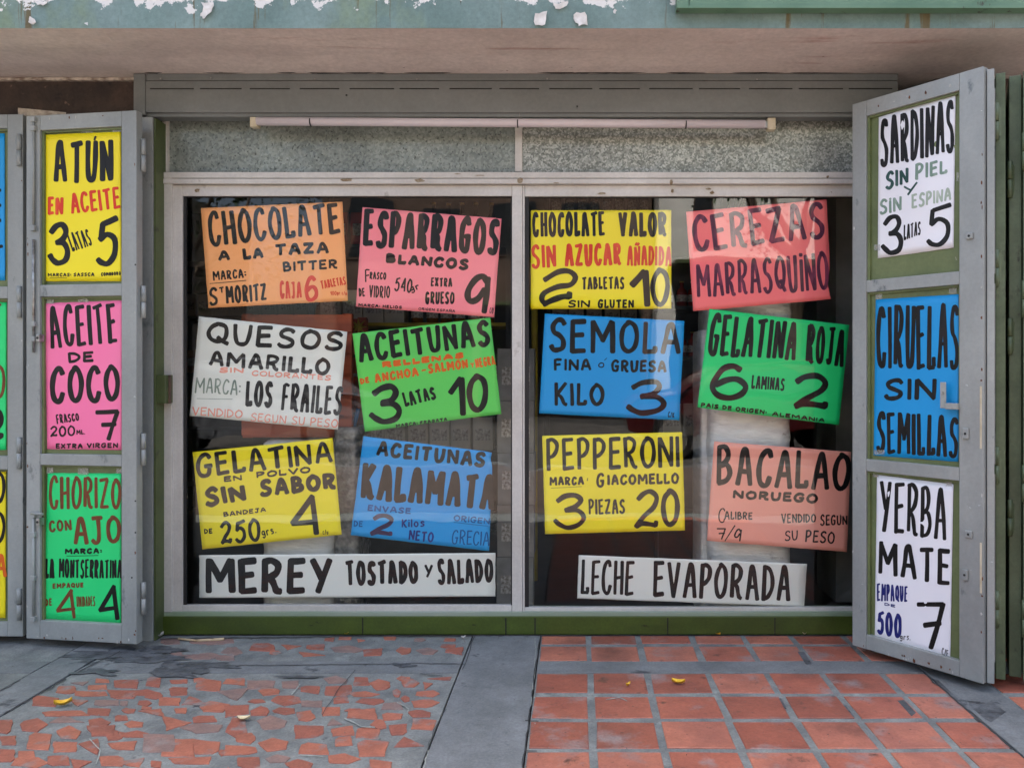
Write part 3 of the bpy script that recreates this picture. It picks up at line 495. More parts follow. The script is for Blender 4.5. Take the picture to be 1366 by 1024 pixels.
# ------------------------------------------------------------------ hand painted lettering
def _s(*p): return ('s', p)
def _l(*p): return ('l', p)
GL = {
'A': (1.0, [_s((0, 0), (.18, .45), (.36, .9), (.5, 1), (.64, .9), (.84, .45), (1, 0)), _l((.2, .36), (.84, .37))]),
'B': (.85, [_l((0, 1), (0, 0)), _s((0, .99), (.5, 1), (.78, .8), (.6, .6), (.08, .48)), _s((.08, .48), (.7, .5), (1, .28), (.7, .08), (0, 0))]),
'C': (.85, [_s((1, .84), (.82, .98), (.48, .98), (.14, .78), (0, .45), (.12, .12), (.45, 0), (.8, .05), (1, .24))]),
'D': (.85, [_l((0, 1), (0, 0)), _s((0, 1), (.55, .93), (.95, .66), (.95, .36), (.55, .09), (0, 0))]),
'E': (.75, [_l((0.03, 1), (0, 0)), _l((0.03, .98), (1, 1)), _l((0, .52), (.85, .55)), _l((0, .01), (1, .04))]),
'F': (.75, [_l((0.03, .97), (0, 0)), _s((0, .93), (.4, .99), (1, .97)), _l((0, .5), (.8, .53))]),
'G': (.95, [_s((.95, .84), (.78, .98), (.45, .98), (.12, .76), (0, .42), (.12, .1), (.45, 0), (.78, .08), (.9, .42)), _l((.55, .45), (1, .45))]),
'H': (.85, [_l((0, 1), (0, 0)), _l((1, 1), (1, 0)), _l((0, .48), (1, .52))]),
'I': (0, [_l((.5, 1), (.5, 0))]),
'İ': (0, [_l((.5, .86), (.5, 0)), _l((.5, 1.04), (.5, 1.0))]),
'J': (.8, [_l((.1, 1), (1, 1)), _s((.68, 1), (.68, .4), (.6, .08), (.3, 0), (0, .1))]),
'K': (.9, [_l((0, 1), (0, 0)), _l((.92, 1), (.05, .46)), _s((.1, .5), (.5, .36), (.75, .06), (1, 0))]),
'L': (.65, [_l((.03, 1), (0, 0)), _l((0, .01), (1, .02)), _l((1, .03), (1, .16))]),
'M': (1.35, [_l((0.03, 1), (0, 0)), _l((.06, .98), (.5, .36)), _l((.5, .36), (.93, 1)), _l((.95, .98), (1, 0))]),
'N': (.95, [_l((0, .97), (0, 0)), _l((0.02, .97), (.95, .03)), _l((1, 1), (.97, .03))]),
'O': (1.0, [_s((.5, 1), (.16, .82), (0, .48), (.14, .13), (.48, 0), (.84, .15), (1, .52), (.86, .86), (.5, 1), (.4, .98))]),
'P': (.8, [_l((0.03, 1), (0, 0)), _s((0, .96), (.5, 1), (.95, .86), (.9, .62), (.5, .46), (.06, .40))]),
'Q': (1.05, [_s((.5, 1), (.16, .84), (0, .52), (.14, .22), (.46, .1), (.82, .22), (.95, .55), (.84, .88), (.5, 1), (.4, .98)), _s((.5, .3), (.75, .12), (1, 0))]),
'R': (.88, [_l((0.03, 1), (0, .05)), _s((0, .96), (.45, 1), (.9, .86), (.82, .62), (.45, .5), (.08, .45)), _s((.1, .47), (.5, .36), (.66, .14), (.8, .02), (1, 0))]),
'S': (.85, [_s((.98, .86), (.8, .98), (.45, .97), (.14, .8), (.2, .6), (.6, .48), (.92, .32), (.85, .1), (.5, 0), (.15, .02), (0, .12))]),
'T': (.95, [_l((0, .94), (1, 1)), _l((.52, .96), (.5, 0))]),
'U': (.88, [_s((0, 1), (.02, .5), (.12, .1), (.42, 0), (.78, .1), (.95, .5), (1, 1))]),
'V': (.95, [_l((0, 1), (.5, .0)), _l((1, 1), (.5, .0))]),
'X': (.9, [_l((0, 1), (1, 0)), _l((1, 1), (0, 0))]),
'Y': (.95, [_l((0, 1), (.48, .45)), _l((1, 1), (.3, 0))]),
'Z': (.9, [_l((0, .96), (1, 1)), _l((.98, .98), (.03, .04)), _l((.03, .03), (1, .05))]),
'0': (.95, [_s((.5, 1), (.14, .8), (0, .48), (.14, .13), (.48, 0), (.84, .15), (1, .52), (.86, .86), (.5, 1), (.4, .98))]),
'1': (.55, [_l((0, .6), (.8, 1)), _l((.88, .98), (1, 0))]),
'2': (.95, [_s((.12, .8), (.35, .95), (.7, 1), (.98, .82), (.85, .56), (.4, .3), (.04, .04)), _s((.04, .03), (.3, .1), (.6, .1), (.95, .06)), _l((.95, .06), (.98, .16))]),
'Ƨ': (.95, [_s((.12, .74), (.45, .95), (.8, .98), (1, .8), (.85, .58), (.45, .52), (.1, .34), (0, .15), (.1, .02)), _s((.1, .02), (.35, .14), (.6, .22), (.8, .22)), _l((.8, .22), (.82, .32))]),
'3': (.9, [_s((.12, .8), (.4, .96), (.75, .98), (.9, .82), (.72, .62), (.4, .52)), _s((.4, .52), (.8, .5), (1, .3), (.85, .08), (.45, 0), (.18, .08), (0, .2))]),
'4': (.9, [_l((.8, 1), (.02, .28)), _l((.02, .27), (.95, .33)), _l((.78, .98), (.97, 0))]),
'5': (.9, [_l((1, 1), (.25, .9)), _l((.25, .9), (.15, .56)), _s((.15, .56), (.5, .66), (.9, .52), (.9, .2), (.55, .0), (.2, .03), (0, .12))]),
'6': (.95, [_s((.8, .88), (.62, .99), (.32, .9), (.06, .6), (0, .3), (.15, .06), (.5, 0), (.88, .12), (.98, .36), (.75, .56), (.4, .55), (.1, .4))]),
'7': (.9, [_l((0, .97), (1, .97)), _s((1, .97), (.8, .5), (.55, 0)), _l((.25, .5), (.9, .53))]),
'9': (.9, [_s((.9, .84), (.7, .99), (.4, .92), (.1, .66), (0, .42), (.15, .3), (.45, .36), (.8, .6)), _s((.98, .93), (.92, .5), (.78, 0))]),
':': (0, [_l((.5, .66), (.5, .62)), _l((.5, .28), (.5, .24))]), '.': (0, [_l((.5, .04), (.5, 0))]),
'-': (.5, [_l((0, .5), (1, .5))]), '/': (.6, [_l((1, 1), (0, 0))]),
'g': (.7, [_s((.85, .6), (.5, .72), (.1, .55), (.15, .3), (.5, .26), (.85, .4)), _s((.95, .7), (.92, .3), (.75, -.05), (.3, -.15), (0, 0))]),
'r': (.55, [_l((0.05, .65), (0, .05)), _s((0, .45), (.4, .66), (1, .6))]),
's': (.6, [_s((.95, .6), (.6, .7), (.15, .6), (.4, .42), (.9, .3), (.7, .08), (.1, .05))]),
'i': (0, [_l((.5, .6), (.5, 0)), _l((.5, .88), (.5, .85))]), 'l': (0, [_l((.5, 1), (.5, 0))]),
'o': (.6, [_s((.5, .65), (.1, .5), (.05, .2), (.5, .0), (.95, .2), (.9, .52), (.5, .65), (.4, .64))]),
'c': (.5, [_s((1, .6), (.5, .7), (0, .4), (.4, .05), (1, .12))]),
'u': (.6, [_s((0, .6), (.1, .1), (.5, 0), (.95, .15), (1, .6))]),
'm': (.9, [_l((0, .6), (0, 0)), _s((0, .5), (.3, .62), (.48, .45), (.48, 0)), _s((.5, .5), (.8, .62), (1, .45), (1, 0))]),
}
ACC = {'Ú': 'U', 'Ó': 'O', 'Í': 'I', 'Ñ': 'N'}
def catmull(p, k=5):
    q = [2 * Vector(p[0]) - Vector(p[1])] + [Vector(a) for a in p] + [2 * Vector(p[-1]) - Vector(p[-2])]; out = []
    for i in range(1, len(q) - 2):
        a, b, c, d = q[i - 1:i + 3]
        for j in range(k):
            t = j / k; out.append(.5 * ((2 * b) + (c - a) * t + (2 * a - 5 * b + 4 * c - d) * t * t + (3 * b - a - 3 * c + d) * t ** 3))
    out.append(q[-2]); return out
class Pen:
    def __init__(s): s.v, s.f, s.k = [], [], 0
    def stroke(s, pts, w, fn):
        n = len(pts); s.k += 1; lay = s.k % 8; base = len(s.v); w0 = w * rnd.uniform(.93, 1.06); ph = rnd.uniform(0, 6)
        rows = []
        for i, p in enumerate(pts):
            t = (pts[min(i + 1, n - 1)] - pts[max(i - 1, 0)])
            if t.length < 1e-6: t = Vector((1, 0))
            t.normalize(); nn = Vector((-t.y, t.x)); ww = w0 * (.5 + .035 * math.sin(ph + i * .9)); rows.append((p, t, nn, ww))
        p, t, nn, ww = rows[0]; q = [(p - t * ww * .62, nn, ww * .55), (p - t * ww * .35, nn, ww * .9)] + [(a, c, d) for a, b, c, d in rows]
        p, t, nn, ww = rows[-1]; q += [(p + t * ww * .35, nn, ww * .88), (p + t * ww * .62, nn, ww * .5)]
        for (a, c, d) in q: s.v.append(fn(a - c * d, lay)); s.v.append(fn(a + c * d, lay))
        for i in range(len(q) - 1): b = base + 2 * i; s.f.append((b, b + 2, b + 3, b + 1))
    def line(s, txt, x0, y0, x1, y1, hl, hr, w, fn, sl=None):
        n = sum(1 for c in txt if c != ' '); tot = math.hypot(x1 - x0, y1 - y0); w *= 1.16
        if n > 2: w = min(w, .40 * tot / len(txt))
        rels = sum(GL[ACC.get(c, c)][0] if c != ' ' else .55 for c in txt); gk = .2
        U = (tot - n * w) / (rels + (len(txt) - 1) * gk) if rels + len(txt) > 1 else 0
        gap = gk * U
        if U < w * .35: gap = -w * .25; U = (tot - n * w - (len(txt) - 1) * gap) / max(rels, .1)
        bx_ = Vector((x1 - x0, y1 - y0)) / tot
        up = Vector((bx_.y, -bx_.x)) if sl is None else Vector((sl, -1))
        x = 0
        for c in txt:
            if c == ' ': x += .55 * U + gap; continue
            g = GL[ACC.get(c, c)]; gw = g[0] * U
            if len(txt) == 1: gw = tot - w
            t = (x + gw / 2) / tot; h = hl + (hr - hl) * t; hh = h - w; dy = rnd.uniform(-.018, .018) * h; sx = rnd.uniform(.97, 1.03); rot = rnd.uniform(-.02, .02)
            if len(txt) == 1: dy = rot = 0
            def mp(a, b):
                return Vector((x0, y0)) + bx_ * (x + w / 2 + gw * (.5 + (a - .5) * sx) + rot * b * hh) + up * (w / 2 + b * hh + dy)
            strokes = list(g[1])
            if c in 'ÚÓ': strokes.append(_l((.8, 1.07), (.95, 1.14)))
            if c == 'Í': strokes.append(_l((.5, 1.2), (.5, 1.28)))
            if c == 'Ñ': strokes.append(_s((.1, 1.12), (.35, 1.2), (.6, 1.12), (.9, 1.2)))
            jit = .028 if w > 6 else .015
            for kind, pp in strokes:
                if g[0] > 0: pp = [(a + rnd.uniform(-jit, jit), b + rnd.uniform(-jit, jit) * .45) for a, b in pp]
                if kind == 's':
                    s.stroke([mp(a.x, a.y) for a in catmull([Vector(q) for q in pp], 4)], w, fn)
                else:
                    for a, b in zip(pp, pp[1:]):
                        A, B = mp(*a), mp(*b); s.stroke([A, A.lerp(B, .5) + Vector((rnd.uniform(-1, 1), rnd.uniform(-1, 1))) * w * .05, B], w * (.38 if c in 'ÚÓÍÑ' and a[1] > 1.05 else 1), fn)
            x += gw + w + gap
def ink(name, c, c2, rough=.45): return mat('marker_' + name, c, c2, 26, rough, 0, 0, detail=3, stretch=(1, 1, .3), lo=.5, hi=.78, spec=.3)
INK = {'k': ink('black', lin(14, 13, 13), lin(36, 32, 32)), 'r': ink('red', lin(205, 52, 28), lin(226, 84, 44)), 'o': ink('orange', lin(214, 98, 30), lin(196, 82, 26)),
 'b': ink('brown', lin(112, 62, 34), lin(80, 44, 26)), 'n': ink('navy', lin(28, 34, 104), lin(48, 58, 128)), 'f': ink('faded_red', lin(226, 150, 128), lin(214, 122, 98), .7),
 'g': ink('faded_grey', lin(120, 134, 120), lin(166, 176, 162), .7), 'v': ink('violet', lin(76, 30, 58), lin(146, 66, 92)), 'p': ink('purple', lin(52, 30, 62), lin(80, 50, 96)),
 'u': ink('faded_blue', lin(14, 78, 132), lin(10, 100, 160), .7), 'd': ink('dark_green', lin(40, 74, 70), lin(98, 128, 122), .7), 'e': ink('pale_green', lin(160, 176, 160), lin(206, 212, 202), .7), 'y': ink('mid_green', lin(116, 142, 128), lin(168, 184, 172), .7)}
PAPER = {}
def paper(name, c, c2, rough=.5, coat=.0): PAPER[name] = mat('paper_' + name, c, c2, 1.5, rough, 0, .22, 5, coat=coat, detail=2); return PAPER[name]
for nm, c, c2 in (('yellow', lin(238, 222, 14), lin(232, 212, 10)), ('orange', lin(242, 168, 104), lin(238, 160, 96)), ('pink', lin(246, 140, 148), lin(242, 128, 138)), ('white', lin(222, 224, 214), lin(212, 214, 204)),
    ('lime', lin(96, 206, 84), lin(84, 196, 92)), ('blue', lin(0, 148, 212), lin(0, 140, 206)), ('emerald', lin(24, 214, 118), lin(18, 204, 110)), ('coral', lin(244, 112, 118), lin(240, 122, 116)),
    ('blush', lin(236, 162, 142), lin(228, 148, 128)), ('hotpink', lin(244, 110, 158), lin(240, 122, 164)), ('doorwhite', lin(232, 234, 238), lin(224, 226, 232))): paper(nm, c, c2)
M['tape'] = mat('clear_tape', lin(190, 190, 180), lin(160, 160, 150), 40, .15)
M['tape'].node_tree.nodes['Principled BSDF'].inputs['Alpha'].default_value = .45
ZT = {'A': (0, 80, 2.558), 'B': (0, 450, 2.383), 'C': (240, 240, 5.3875), 'D': (450, 250, 5.464), 'E': (230, 400, 5.388), 'F': (450, 410, 5.464), 'G': (230, 570, 3.94), 'H': (450, 570, 3.938),
      'I': (690, 250, 5.6875), 'J': (900, 250, 5.464), 'K': (700, 400, 5.687), 'L': (910, 400, 5.6875), 'M': (700, 560, 5.939), 'N': (920, 570, 5.687), 'O': (750, 720, 3.415),
      'P': (1120, 70, 3.102), 'Q': (1120, 370, 3.793), 'R': (1120, 620, 3.305), 'X': (0, 0, 1.0)}
def poster(zk, corners, pap, label, lines, leaf=None, tapes=(), torn=(), wave=1.0):
    ox, oy, sc = ZT[zk]
    seed = rnd.uniform(0, 50)
    if leaf: proj = lambda x, y, d: leaf.proj(x, y, d); nvec = -leaf.n; base = .0235
    else: proj = lambda x, y, d: P(x, y, YP + d); nvec = Vector((0, 1, 0)); base = 0
    amp = (.0016 if leaf else .0012) * wave
    def wv(x, y): return amp * (mnoise.noise(Vector((x / 42 + seed, y / 55, 0))) - .2) + amp * .5 * mnoise.noise(Vector((x / 14, y / 30 + seed, 4)))
    def fn(p, lay, extra=.0007):
        x, y = ox + p[0] / sc, oy + p[1] / sc; return proj(x, y, base + wv(x, y) - extra - lay * .00006)
    c = [(ox + a / sc, oy + b / sc) for a, b in corners]
    ctr = (sum(a for a, _ in c) / 4, sum(b for _, b in c) / 4)
    loc = proj((c[2][0] + c[3][0]) / 2, (c[2][1] + c[3][1]) / 2, base)
    root = empty('poster', loc, label, 'poster', 'hand-painted price posters')
    nu, nv = 28, 20; vs, fs = [], []
    for side in (0, 1):
        for j in range(nv + 1):
            for i in range(nu + 1):
                u, v = i / nu, j / nv
                x = (c[0][0] * (1 - u) + c[1][0] * u) * (1 - v) + (c[3][0] * (1 - u) + c[2][0] * u) * v
                y = (c[0][1] * (1 - u) + c[1][1] * u) * (1 - v) + (c[3][1] * (1 - u) + c[2][1] * u) * v
                if i in (0, nu) or j in (0, nv): x += .35 * mnoise.noise(Vector((x / 9, y / 9, seed))); y += .35 * mnoise.noise(Vector((x / 9, y / 9, seed + 9)))
                for (tu, tv, tr, td) in torn:
                    q = math.hypot((u - tu) * 1.4, v - tv)
                    if q < tr: x += (ctr[0] - x) * td * (1 - q / tr) * rnd.uniform(.6, 1.2); y += (ctr[1] - y) * td * .4 * (1 - q / tr)
                vs.append(proj(x, y, base + wv(x, y) + side * .0005))
    K = (nu + 1) * (nv + 1)
    for j in range(nv):
        for i in range(nu):
            a = j * (nu + 1) + i; fs.append((a, a + nu + 1, a + nu + 2, a + 1)); fs.append((K + a, K + a + 1, K + a + nu + 2, K + a + nu + 1))
    rim = [i for i in range(nu + 1)] + [j * (nu + 1) + nu for j in range(1, nv + 1)] + [nv * (nu + 1) + i for i in range(nu - 1, -1, -1)] + [j * (nu + 1) for j in range(nv - 1, 0, -1)]
    for a, b in zip(rim, rim[1:] + rim[:1]): fs.append((a, b, K + b, K + a))
    obj('paper_sheet', vs, fs, PAPER[pap], root, True)
    for ln in lines:
        zz_ = zk
        if isinstance(ln[0], str) and len(ln[0]) == 2 and ln[0][0] == '@': zz_ = ln[0][1]; ln = ln[1:]
        o2, p2, s2 = ZT[zz_]
        def fn2(p, lay, o2=o2, p2=p2, s2=s2):
            x, y = o2 + p[0] / s2, p2 + p[1] / s2; return proj(x, y, base + wv(x, y) - .0007 - lay * .00006)
        pen = Pen()
        if ln[0] == '_':
            _, x0, y0, x1, y1, w, ci = ln; pen.stroke([Vector((x0, y0)), Vector(((x0 + x1) / 2, (y0 + y1) / 2 + w * .2)), Vector((x1, y1))], w, fn2); nm = 'underline'
        else:
            t, x0, y0, x1, y1, hl, hr, w = ln[:8]; ci = ln[8] if len(ln) > 8 else 'k'; sl = ln[9] if len(ln) > 9 else None
            pen.line(t, x0, y0, x1, y1, hl, hr, w, fn2, sl); nm = 'lettering'
        obj(nm, pen.v, pen.f, INK[ci], root)
    for (tx, ty, tw, th_) in tapes:
        obj('tape', [proj(tx, ty, base - .002), proj(tx + tw, ty, base - .002), proj(tx + tw, ty + th_, base - .003), proj(tx, ty + th_, base - .003)], [(0, 3, 2, 1)], M['tape'], root)
    return root
poster('C', ((150, 203), (1168, 157), (1208, 868), (205, 920)), 'orange', 'orange poster reading CHOCOLATE A LA TAZA BITTER, top left of the window', [
 ('CHOCOLATE', 215, 482, 1160, 388, 262, 228, 27), ('A', 277, 585, 362, 578, 76, 76, 19), ('LA', 455, 577, 605, 564, 86, 80, 21), ('TAZA', 682, 548, 1072, 530, 90, 88, 21), ('BITTER', 742, 663, 1135, 640, 76, 72, 15),
 ('MARCA:', 240, 727, 478, 703, 72, 66, 11), ('_', 215, 745, 475, 722, 5, 'k'), ('S', 213, 907, 278, 902, 135, 135, 18), ('T', 284, 815, 322, 810, 45, 45, 9), ('MORITZ', 332, 892, 628, 868, 130, 128, 16),
 ('CAJA', 720, 858, 877, 850, 135, 115, 17, 'r'), ('6', 897, 877, 1002, 872, 190, 190, 24, 'r'), ('TABLETAS', 1018, 785, 1196, 752, 62, 62, 9, 'r'), ('100gr c/u', 1080, 828, 1200, 828, 30, 30, 4, 'r')])
poster('D', ((183, 145), (1197, 228), (1143, 945), (135, 868)), 'pink', 'pink poster reading ESPARRAGOS BLANCOS with a large 9', [
 ('ESPARRAGOS', 183, 437, 1176, 500, 285, 272, 34), ('BLANCOS', 352, 552, 956, 606, 75, 88, 22), ('F', 203, 692, 242, 690, 98, 98, 9), ('RASCO', 234, 668, 356, 674, 55, 55, 9), ('DE', 158, 798, 204, 794, 64, 64, 9),
 ('VIDRIO', 230, 802, 384, 808, 92, 90, 11), ('540', 412, 755, 542, 770, 106, 106, 11), ('gr', 540, 770, 606, 738, 58, 50, 9), ('EXTRA', 680, 722, 837, 727, 68, 68, 11), ('GRUESO', 640, 852, 854, 852, 94, 92, 13),
 ('9', 926, 928, 1128, 928, 306, 306, 38, 'k', 0), ('MARCA: HELIOS', 152, 868, 470, 886, 24, 24, 6), ('ORIGEN ESPAÑA', 590, 893, 858, 912, 20, 20, 4), ('C/U', 1108, 918, 1136, 922, 45, 45, 4)])
poster('E', ((190, 118), (1257, 228), (1188, 932), (125, 832)), 'white', 'off-white poster reading QUESOS AMARILLO, LOS FRAILES, left in the window', [
 ('QUESOS', 245, 322, 1228, 372, 172, 145, 27), ('AMARILLO', 258, 472, 1130, 548, 112, 128, 23), ('SIN', 335, 523, 512, 527, 42, 42, 11, 'f'), ('COLORANTES', 570, 545, 1140, 580, 42, 40, 8, 'f'), ('MARCA:', 160, 668, 487, 688, 118, 108, 10, 'g'),
 ('_', 175, 708, 430, 713, 4, 'g'), ('LOS', 522, 767, 718, 778, 190, 195, 24), ('FRAILES', 776, 797, 1213, 836, 205, 215, 24), ('VENDIDO', 140, 828, 502, 850, 64, 60, 8, 'f'), ('SEGUN SU PESO', 560, 870, 1188, 920, 62, 62, 7, 'f')])
poster('F', ((110, 190), (1115, 75), (1195, 775), (200, 905)), 'lime', 'lime green poster reading ACEITUNAS RELLENAS, 3 LATAS 10', [
 ('ACEITUNAS', 160, 408, 1125, 280, 215, 200, 30), ('RELLENAS', 330, 442, 925, 370, 48, 46, 16, 'o'), ('DE', 170, 562, 238, 548, 46, 46, 11, 'o'), ('ANCHOA', 275, 552, 597, 500, 70, 68, 15, 'o'), ('-', 618, 495, 656, 488, 70, 70, 10, 'o'),
 ('SALMÓN', 665, 485, 957, 443, 74, 72, 15, 'o'), ('Y', 975, 442, 1001, 437, 40, 40, 7, 'o'), ('NEGRA', 1012, 444, 1156, 416, 72, 68, 12, 'o'), ('3', 225, 857, 475, 852, 302, 302, 38), ('LATAS', 495, 728, 727, 668, 112, 95, 21),
 ('1', 805, 797, 937, 797, 302, 302, 40, 'k', 0), ('0', 943, 768, 1107, 766, 290, 290, 38), ('MARCA: FRAGATA', 428, 878, 803, 826, 28, 26, 7)])
poster('G', ((106, 130), (842, 55), (890, 562), (157, 640)), 'yellow', 'yellow poster reading GELATINA EN POLVO SIN SABOR, lower left in the window', [
 ('GELATINA', 130, 270, 845, 186, 135, 115, 19), ('EN', 272, 288, 368, 278, 32, 32, 8), ('POLVO', 442, 268, 727, 238, 36, 36, 9), ('SIN', 176, 422, 392, 385, 110, 84, 22), ('SABOR', 460, 370, 865, 326, 98, 92, 22),
 ('BANDEJA', 270, 470, 494, 443, 27, 25, 6), ('DE', 167, 560, 212, 556, 28, 28, 6), ('250', 252, 617, 470, 598, 126, 124, 16), ('grs.', 474, 578, 548, 554, 48, 40, 6), ('4', 616, 572, 778, 570, 220, 220, 24, 'k', 0), ('c/u', 790, 564, 820, 562, 28, 28, 3)])
poster('H', ((137, 45), (818, 130), (797, 648), (70, 565)), 'blue', 'blue poster reading ACEITUNAS KALAMATA with faded lettering below', [
 ('ACEITUNAS', 202, 150, 774, 214, 84, 84, 17), ('KALAMATA', 118, 378, 824, 440, 198, 190, 28), ('ENVASE', 158, 438, 386, 456, 34, 34, 7, 'u'), ('DE', 85, 520, 133, 523, 33, 33, 6, 'u'), ('2', 162, 570, 292, 578, 124, 124, 19, 'p'),
 ('K', 337, 525, 366, 526, 46, 46, 7, 'n'), ('ilos', 372, 524, 460, 524, 46, 46, 7, 'n'), ('NETO', 373, 590, 503, 605, 56, 56, 8, 'n'), ('ORIGEN', 610, 490, 800, 510, 34, 34, 6, 'u'), ('_', 612, 497, 790, 517, 3, 'u'), ('GRECIA', 600, 612, 798, 622, 78, 75, 6, 'u')], torn=((1, .06, .1, .04),))
poster('X', ((266, 740), (660.8, 737), (660.8, 795), (266, 797)), 'white', 'long white paper banner reading MEREY TOSTADO Y SALADO', [
 ('@G', 'MEREY', 172, 878, 842, 878, 195, 195, 30), ('@H', 'TOSTADO', 45, 834, 428, 820, 138, 122, 19), ('@H', 'Y', 457, 788, 502, 788, 70, 70, 11), ('@H', 'SALADO', 528, 828, 822, 814, 142, 126, 18)])
poster('I', ((103, 175), (1168, 172), (1170, 920), (103, 922)), 'yellow', 'yellow poster reading CHOCOLATE VALOR SIN AZUCAR AÑADIDA', [
 ('CHOCOLATE', 116, 384, 670, 370, 196, 190, 25), ('VALOR', 768, 382, 1138, 376, 196, 190, 26), ('SIN', 108, 618, 300, 608, 188, 176, 25, 'r'), ('AZUCAR', 362, 604, 794, 592, 178, 172, 23, 'r'), ('AÑADIDA', 830, 596, 1170, 598, 158, 152, 18, 'r'),
 ('Ƨ', 162, 910, 470, 905, 298, 298, 38, 'k', 0), ('TABLETAS', 490, 778, 814, 772, 98, 98, 16), ('1', 846, 914, 1014, 914, 300, 300, 45, 'k', 0), ('0', 1010, 908, 1162, 906, 302, 302, 33), ('SIN', 384, 913, 552, 913, 60, 60, 12), ('GLUTEN', 610, 917, 886, 917, 72, 66, 13)])
poster('J', ((83, 178), (1108, 88), (1143, 815), (135, 902)), 'coral', 'coral pink poster reading CEREZAS MARRASQUINO, top right of the window', [
 ('CEREZAS', 145, 480, 1108, 368, 275, 275, 30, 'v'), ('MARRASQUİNO', 165, 805, 1132, 748, 245, 290, 22, 'v')], torn=((1, .85, .18, .06),))
poster('K', ((152, 103), (1212, 160), (1172, 912), (110, 860)), 'blue', 'blue poster reading SEMOLA FINA O GRUESA KILO 3', [
 ('SEMOLA', 183, 402, 1184, 418, 272, 250, 32), ('FINA', 220, 540, 507, 537, 98, 92, 18), ('o', 557, 517, 606, 515, 62, 62, 8), ('_', 605, 456, 622, 441, 5, 'k'), ('GRUESA', 655, 548, 1074, 552, 100, 92, 18),
 ('KILO', 224, 808, 606, 804, 190, 170, 25), ('3', 760, 877, 1078, 877, 282, 282, 36, 'k', 0), ('C/K', 1085, 892, 1136, 894, 46, 40, 5)])
poster('L', ((207, 68), (1268, 190), (1190, 948), (115, 815)), 'emerald', 'emerald green poster reading GELATINA ROJA 6 LAMINAS 2', [
 ('GELATINA', 188, 425, 860, 462, 332, 292, 28, 'k', .11), ('ROJA', 932, 482, 1222, 512, 300, 286, 27, 'k', .08), ('6', 215, 763, 510, 763, 286, 286, 40, 'k', 0), ('LAMINAS', 522, 674, 775, 692, 108, 98, 13, 'k', .08), ('2', 826, 832, 1118, 848, 286, 290, 40, 'k', 0),
 ('PAÍS DE ORIGEN:', 140, 812, 640, 870, 36, 36, 9), ('ALEMANIA', 680, 878, 1082, 930, 34, 32, 9)])
poster('M', ((138, 125), (1247, 95), (1270, 873), (162, 903)), 'yellow', 'yellow poster reading PEPPERONI, 3 PIEZAS 20', [
 ('PEPPERONI', 173, 408, 1230, 378, 268, 256, 27), ('MARCA', 197, 522, 470, 515, 76, 68, 15), (':', 488, 492, 506, 492, 46, 46, 9), ('_', 208, 539, 452, 526, 3, 'k'), ('G', 567, 536, 636, 534, 118, 118, 17), ('IACOMELLO', 655, 520, 1224, 505, 88, 90, 17),
 ('3', 220, 870, 484, 867, 298, 298, 34), ('PIEZAS', 508, 753, 797, 744, 128, 118, 15), ('2', 864, 870, 1062, 866, 322, 322, 32, 'k', 0), ('0', 1077, 847, 1234, 845, 306, 306, 35)])
poster('N', ((185, 105), (1225, 185), (1193, 943), (130, 858)), 'blush', 'pale salmon poster reading BACALAO NORUEGO, lower right in the window', [
 ('BACALAO', 200, 442, 1214, 488, 312, 295, 33), ('NORUEGO', 326, 540, 970, 578, 68, 80, 18), ('C', 217, 722, 270, 722, 112, 112, 8), ('ALIBRE', 264, 698, 477, 700, 66, 58, 9), ('7', 202, 850, 276, 850, 92, 92, 9), ('/', 262, 862, 347, 862, 125, 125, 8), ('9', 335, 864, 397, 864, 100, 100, 10, 'k', 0),
 ('VENDIDO', 695, 726, 960, 720, 78, 64, 9), ('SEGÚN', 990, 744, 1198, 740, 88, 72, 10), ('SU', 722, 860, 822, 856, 80, 78, 9), ('PESO', 876, 870, 1100, 882, 96, 92, 11)])
poster('O', ((75, 68), (1115, 108), (1103, 302), (68, 265)), 'white', 'white paper banner reading LECHE EVAPORADA at the bottom of the right pane', [
 ('LECHE', 84, 248, 327, 254, 162, 162, 13), ('EVAPORADA', 412, 264, 1040, 280, 170, 168, 17)])
# posters on the right leaf
poster('P', ((162, 268), (480, 172), (472, 808), (158, 852)), 'doorwhite', 'white poster reading SARDINAS, 3 LATAS 5, with faded middle lines, top of the right leaf', [
 ('SARDINAS', 168, 478, 476, 410, 205, 222, 13, 'k', 0), ('SIN', 190, 572, 286, 540, 78, 64, 11, 'd', 0), ('PIEL', 312, 530, 446, 500, 72, 56, 10, 'y', 0), ('Y', 265, 598, 322, 578, 46, 42, 7, 'd', 0), ('SİN', 165, 674, 258, 656, 66, 62, 9, 'y', 0), ('ESPINA', 298, 648, 462, 612, 62, 54, 8, 'e', 0),
 ('3', 170, 840, 264, 836, 170, 170, 17, 'k', 0), ('LATAS', 265, 778, 336, 754, 66, 56, 7, 'k', 0), ('5', 356, 812, 464, 796, 178, 178, 17, 'k', 0)], L3, ((1188, 132, 14, 6), (1276, 230, 6, 12), (1166, 326, 8, 8)), wave=2.5)
poster('Q', ((183, 112), (607, 85), (602, 932), (172, 900)), 'blue', 'bright blue poster reading CIRUELAS SIN SEMILLAS on the right leaf', [
 ('CIRUELAS', 187, 460, 606, 468, 318, 338, 18, 'k', 0), ('SIN', 224, 620, 490, 624, 114, 118, 19, 'k', 0), ('SEMILLAS', 184, 886, 600, 914, 215, 214, 17, 'k', 0)], L3, ((1266, 384, 10, 8), (1168, 392, 9, 7), (1166, 600, 14, 6)), wave=2)
